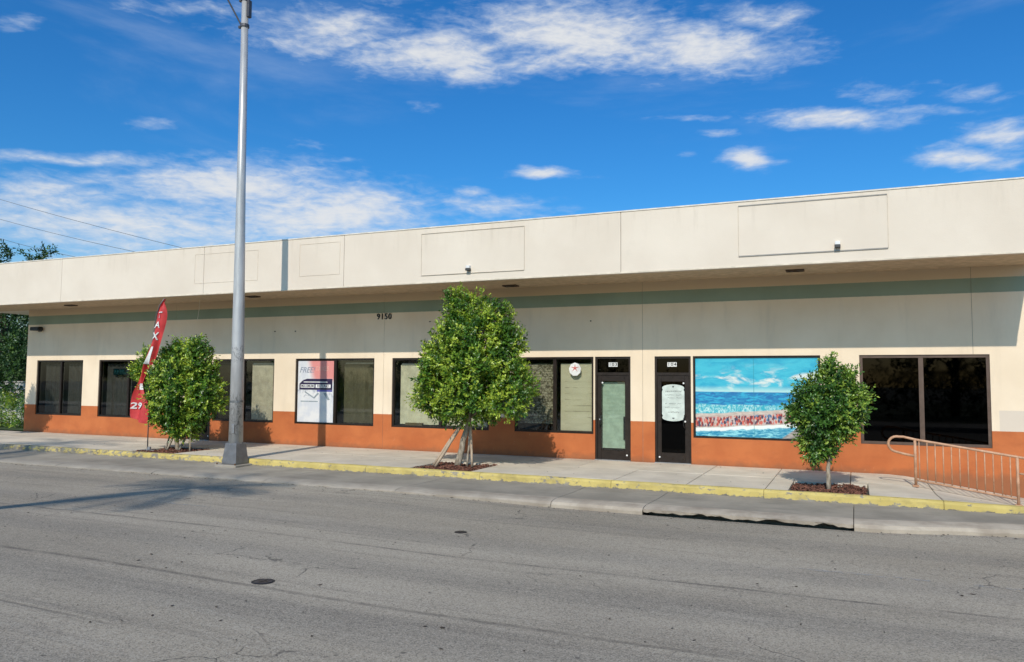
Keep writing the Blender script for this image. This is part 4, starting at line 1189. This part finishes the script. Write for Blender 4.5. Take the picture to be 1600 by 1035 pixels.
# palms on the camera's side of the street; their shadows fall on road and pavement
M_PALM = mat('palm_frond', rough=.5, build=m_leaf((.03, .07, .015), (.07, .13, .03), (.16, .17, .05)))
def palm(base, bend, lb, seed, fl=1.9, nf=22):
    r = random.Random(seed)
    T_ = empty('palm_tree', base, lb, 'palm')
    n = 14; pts = []; H_ = bend[2]
    for i in range(n + 1):
        u = i / n; pts.append((bend[0] * u ** 1.5, bend[1] * u ** 1.5, H_ * u))
    mb = MB(); mb.tube(pts, [.20 - .07 * (i / n) + (.012 if i % 2 else 0) for i in range(n + 1)], 12); mb.build('trunk', M_BARK, T_, smooth=True)
    top = Vector(pts[-1])
    for k in range(nf):
        a = 6.2832 * k / nf + r.uniform(-.2, .2); e = r.uniform(-.35, 1.0); q = MB(); p = top.copy(); ang = e
        spine = []
        for j in range(9):
            spine.append(p.copy()); p = p + Vector((math.cos(a) * math.cos(ang), math.sin(a) * math.cos(ang), math.sin(ang))) * fl / 8; ang -= .17
        q.tube(spine, [.02 - .002 * j for j in range(9)], 4)
        sdv = Vector((-math.sin(a), math.cos(a), 0))
        for j in range(1, 8):
            for h_ in (0, .5):
                c = spine[j].lerp(spine[j + 1], h_) if j < 8 else spine[j]
                l = .42 * math.sin(math.pi * (j + h_ + 1) / 10) + .12; dirn = (spine[j + 1] - spine[j]).normalized()
                for s_ in (-1, 1):
                    tipp = c + sdv * s_ * l * .8 + dirn * l * .5 + Vector((0, 0, -.25 * l))
                    q.quad(c - dirn * .03, c + dirn * .03, tipp)
        q.build('frond', M_PALM, T_)
palm((-14.2, -20.0, -.06), (3.6, .9, 9.0), 'leaning palm across the street, its shadow on the left of the road', 5, 2.0, 32)
palm((-18.6, -27.3, -.06), (-.6, 1.0, 18.0), 'very tall palm across the street beyond the left edge', 6, 2.6, 26)
# trees and a hedge across the street (mirrored darkly in the shop glass)
for i, (x_, y_, h_, r_) in enumerate(((-34, -36, 7, 4), (-20, -38, 8, 4.5), (-6, -37, 7, 4.2), (6, -39, 8, 4.6), (17, -36, 7, 4))):
    big_tree(x_, y_, -.07, h_, r_, ['leftmost', 'second from left', 'middle', 'second from right', 'rightmost'][i] + ' of the five broad trees across the street behind the camera', 60 + i, .34, 420)
H2 = empty('hedge', (0, -33.5, -.07), 'long dark hedge across the street behind the camera', 'hedge')
link('crown', leaf_cloud([(x_, 0, 1.3, 1.7, .9, 1.35) for x_ in np.arange(-48, 26, 2.0)], 2600, 8, .26, 77, tip=.1), M_LEAF2, H2)

# ------------------------------------------------------------------ street lamp
Lp = empty('street_lamp', (-14.0, -4.12, -.15), 'tall grey octagonal steel street lamp on a tapered base at the kerb', 'street lamp')
def m_pole(t, b):
    P = t.obj(); x, y, z = t.xyz(P)
    c = t.mix(t.ramp(t.noise(t.scale(P, (3, 3, .4)), 3, 6, .6), .3, .7), (.40, .40, .40), (.54, .54, .535))
    sc_ = t.math('MULTIPLY', t.ramp(t.noise(t.scale(P, (2, 2, .7)), 8, 7, .8, 1.5), .5, .56), t.band(z, .75, 1.75, .12))
    c = t.mix(t.math('MULTIPLY', sc_, .75), c, (.10, .10, .10))
    sc2 = t.math('MULTIPLY', t.ramp(t.noise(t.scale(P, (3, 3, 1.5)), 9, 5, .7), .52, .55), t.band(z, 2.55, 2.95, .05))
    c = t.mix(t.math('MULTIPLY', sc2, .6), c, (.12, .12, .13))
    t.put(b.inputs['Base Color'], c)
M_POLE = mat('grey_painted_pole', rough=.36, metal=.25, build=m_pole)
pb = MB(); pb.box(-.34, .33, -.34, .30, -.06, .045); pb.build('footing', M_LIP, Lp, bevel=.015)
fb = MB()
for (r_, z_) in ((.245, .046), (.245, .10), (.19, .54), (.175, .565)):
    for k in range(4):
        a = math.pi / 4 + k * math.pi / 2; fb.v.append((r_ * 1.3 * math.cos(a), r_ * 1.3 * math.sin(a), z_))
for j in range(3):
    for k in range(4): fb.f.append((j * 4 + k, j * 4 + (k + 1) % 4, j * 4 + 4 + (k + 1) % 4, j * 4 + 4 + k))
fb.f += [(0, 1, 2, 3), (12, 13, 14, 15)]
o_ = fb.build('base_cover', mat('cast_aluminium_base', (.20, .20, .205), .5, .4), Lp, bevel=.012)
for k in range(4):
    a = math.pi / 4 + k * math.pi / 2
    q = MB(); q.tube([(.40 * math.cos(a) - .005, .40 * math.sin(a) - .02, .04), (.40 * math.cos(a) - .005, .40 * math.sin(a) - .02, .085)], .018, 6); q.build('anchor_bolt', mat('rusty_bolt', (.13, .06, .03), .8), Lp)
q = MB(); q.box(.02, .10, -.181, -.150, .80, 1.02); q.build('hand_hole_cover', mat('cover_plate', (.30, .30, .30), .5, .4), Lp, bevel=.006)
q = MB(); q.tube([(-.01, 0, 1.55), (-.01, 0, 1.60)], .170, 16); q.build('steel_band', mat('steel_band_metal', (.25, .25, .25), .4, .7), Lp)
pl_ = MB(); pl_.tube([(0, 0, .54), (-.02, 0, 3), (-.07, 0, 7), (-.13, 0, 13.2)], [.172, .150, .108, .078], 16)
pl_.build('pole', M_POLE, Lp, smooth=True)
for z_ in (11.15, 11.85):
    q = MB(); q.tube([(-.11, 0, z_ - .035), (-.11, 0, z_ + .035)], .115, 16); q.box(-.30, -.24, -.03, .03, z_ - .03, z_ + .03); q.build('clamp', mat('dark_clamp_metal', (.10, .10, .11), .5, .5), Lp)
q = MB(); q.tube([(-.20, -.05, 11.2), (-.5, -.5, 12.1), (-.9, -1.2, 12.9)], .022, 8); q.build('brace', MATS['dark_clamp_metal'], Lp)
q = MB(); q.tube([(-.22, -.03, 11.9), (-.23, -.03, 13.0)], .03, 8); q.tube([(-.14, 0, 12.8), (-.6, -.8, 13.1), (-1.1, -1.9, 13.3)], .045, 10); q.build('arm', M_POLE, Lp)
q = MB(); q.box(-.02, .06, -.06, .06, 11.35, 11.80); q.build('control_box', MATS['dark_clamp_metal'], Lp, bevel=.01)
q = MB(); q.box(-1.35, -.95, -2.6, -1.85, 13.22, 13.40); q.build('lamp_head', M_GALV, Lp, bevel=.05, seg=2)

# ------------------------------------------------------------------ feather flag
Fg = empty('feather_flag', (-17.87, -3.38, 0), 'red feather flag with white lettering leaning beside the left tree', 'flag')
ox, oy = -17.87, -3.38
LE = [(-17.365, 4.17), (-17.53, 3.98), (-17.64, 3.78), (-17.71, 3.5), (-17.74, 3.15), (-17.84, 2.75), (-17.97, 2.42), (-18.03, 2.3), (-18.2, 1.9), (-18.36, 1.6), (-18.46, 1.25), (-18.55, .90)]
RE = [(-17.33, 4.14), (-17.27, 3.98), (-17.25, 3.78), (-17.30, 3.5), (-17.40, 3.15), (-17.55, 2.75), (-17.72, 2.42), (-17.84, 2.3), (-17.98, 1.9), (-17.90, 1.6), (-17.78, 1.25), (-17.86, .72)]
def flag_pt(u, v):
    k = v * (len(LE) - 1); i = min(int(k), len(LE) - 2); f_ = k - i
    def cr(A):
        p0, p1, p2, p3 = A[max(i - 1, 0)], A[i], A[i + 1], A[min(i + 2, len(A) - 1)]
        return [.5 * ((2 * p1[c]) + (-p0[c] + p2[c]) * f_ + (2 * p0[c] - 5 * p1[c] + 4 * p2[c] - p3[c]) * f_ ** 2 + (-p0[c] + 3 * p1[c] - 3 * p2[c] + p3[c]) * f_ ** 3) for c in (0, 1)]
    l, r = cr(LE), cr(RE)
    x = l[0] + (r[0] - l[0]) * u; z = l[1] + (r[1] - l[1]) * u
    y = -3.42 + .05 * math.sin(u * 5 + v * 7) + .035 * math.sin(u * 11 - v * 16) * (.4 + v)
    return Vector((x - ox, y - oy, z))
mb = MB(); nu, nv = 12, 60
for j in range(nv + 1):
    for i in range(nu + 1): mb.v.append(tuple(flag_pt(i / nu, j / nv)))
for j in range(nv):
    for i in range(nu): a = j * (nu + 1) + i; mb.f.append((a, a + 1, a + nu + 2, a + nu + 1))
def m_flag(t, b):
    c = t.mix(t.ramp(t.noise(t.obj(), 4, 4), .3, .7), (.42, .028, .03), (.56, .05, .05))
    t.put(b.inputs['Base Color'], c)
mb.build('cloth', mat('red_flag_cloth', rough=.55, build=m_flag), Fg, smooth=True)
def flag_text(txt, u0, v0, du, dv, italic=0):
    me = text_mesh(txt, 1.0, 0, bold=.02, res=2)
    bm = bmesh.new(); bm.from_mesh(me); bmesh.ops.triangulate(bm, faces=bm.faces); bmesh.ops.subdivide_edges(bm, edges=bm.edges, cuts=1); bm.to_mesh(me); bm.free()
    xs_ = [v.co.x for v in me.vertices]; zs_ = [v.co.z for v in me.vertices]
    w = max(xs_) - min(xs_); h = max(zs_) - min(zs_)
    for v in me.vertices:
        uu = u0 + (v.co.x - (max(xs_) + min(xs_)) / 2) / w * du; vv = v0 - (v.co.z - (max(zs_) + min(zs_)) / 2) / h * dv
        p = flag_pt(uu, vv); v.co = p + Vector((0, -.030, 0))
    link('lettering', me, M_WHITE, Fg)
flag_text('T', .52, .20, .55, .06); flag_text('A', .5, .285, .40, .05); flag_text('X', .5, .365, .40, .05)
flag_text('299', .38, .915, .66, .042)
def flag_patch(u0, u1, v0, v1, material):
    q = MB(); n = 10
    for j in range(n + 1):
        for i in range(5):
            q.v.append(tuple(flag_pt(u0 + (u1 - u0) * i / 4, v0 + (v1 - v0) * j / n) + Vector((0, -.010, 0))))
    for j in range(n):
        for i in range(4): a = j * 5 + i; q.f.append((a, a + 1, a + 6, a + 5))
    q.build('print_patch', material, Fg, smooth=True)
flag_patch(.12, .55, .43, .57, M_WHITE); flag_patch(.35, .75, .745, .80, M_WHITE); flag_patch(.12, .8, .575, .60, mat('grey_flag_print', (.25, .22, .24), .6))
mb = MB(); mb.tube([(0, .03, -.02), (0, .03, 1.0), (-.01, .03, 2.0), (.0, .02, 2.6), (.10, 0, 3.2), (.20, -.02, 3.7), (.33, -.03, 3.98), (.51, -.04, 4.18)], [.016, .014, .013, .012, .012, .014, .018, .012], 8)
mb.build('flag_pole', mat('grey_pole_metal', (.16, .15, .15), .4, .4), Fg, smooth=True)
mb = MB(); mb.tube([(0, .03, .0), (0, .03, .035)], .07, 12); mb.box(-.25, .25, .015, .045, .0, .016); mb.box(-.015, .015, -.22, .28, .0165, .03); mb.box(.03, .12, .0, .05, .02, .10); mb.build('cross_foot', M_GALV, Fg)

# ------------------------------------------------------------------ handrail
RY = -1.87
Hr = empty('handrail', (1.06, RY, 0), 'tan tubular handrail with balusters sloping down beside the ramp', 'handrail')
def m_rail(t, b):
    P = t.pos()
    c = t.mix(t.ramp(t.noise(P, 7, 6, .7), .35, .7), (.40, .215, .125), (.58, .345, .215))
    c = t.mix(t.ramp(t.noise(P, 26, 6, .75), .62, .68), c, (.16, .07, .035))
    t.put(b.inputs['Base Color'], c)
M_RAIL = mat('tan_painted_steel', rough=.55, build=m_rail)
def rt(x): return .89 - .155 * (x - 1.06)
def rg(x): return -.155 * (x - 1.06)
def Rp(x, z): return (x - 1.06, 0, z)
mb = MB()
top = [Rp(6.0, rt(6.0)), Rp(4.4, rt(4.4)), Rp(2.75, rt(2.75)), Rp(1.06, rt(1.06)), Rp(.86, rt(.86) + .015)]
for k in range(11):
    a = math.radians(75 + k * 17.5); top.append(Rp(.745 + .155 * math.cos(a) * 1.0, .79 + .15 * math.sin(a)))
top += [Rp(.86, .605), Rp(1.04, .57)]
mb.tube(top, .024, 12); mb.build('top_rail', M_RAIL, Hr, smooth=True)
mb = MB(); mb.tube([Rp(1.08, rg(1.08) + .11), Rp(2.72, rg(2.72) + .11)], .019, 8); mb.build('bottom_rail', M_RAIL, Hr, smooth=True)
mb = MB(); mb.tube([Rp(2.78, rt(2.78) - .30), Rp(6, rt(6) - .30)], .019, 8); mb.build('mid_rail', M_RAIL, Hr, smooth=True)
for x_ in (1.06, 2.75, 4.4, 6.0):
    mb = MB(); mb.tube([Rp(x_, rg(x_) - .03), Rp(x_, rt(x_) - .01)], .026, 10)
    p_ = mb.build('post', M_RAIL, Hr, smooth=True)
    mb = MB(); mb.box(x_ - 1.06 - .055, x_ - 1.06 + .055, -.055, .055, rg(x_) - .02, rg(x_) + .012); mb.build('foot_plate', M_RAIL, p_)
for k in range(12):
    x_ = 1.13 + k * .137
    mb = MB(); mb.tube([Rp(x_, rg(x_) + .11), Rp(x_, rt(x_) - .02)], .0105, 8); mb.build('baluster', M_RAIL, Hr, smooth=True)

# ------------------------------------------------------------------ power lines over the far left
for i, (p0, p1) in enumerate((((-61.58, 20, 16.02), (-43.56, 20, 11.27)), ((-61.46, 20, 14.42), (-47.8, 20, 11.17)), ((-61.34, 20, 12.88), (-52.78, 20, 10.91)))):
    a, b = Vector(p0), Vector(p1); d_ = b - a
    a2 = a - d_ * 1.0; b2 = b + d_ * .9
    pts = []
    for k in range(13):
        u = k / 12; p = a2.lerp(b2, u); p.z -= .5 * math.sin(math.pi * u); pts.append(p + Vector((0, 0, .45)))
    mb = MB(); mb.tube(pts, .014, 6); mb.build('power_line', mat('weathered_wire', (.10, .10, .10), .7), label=['topmost', 'middle', 'lowest'][i] + ' of the three thin power lines in the left sky', cat='power line', group='power lines over the left end')
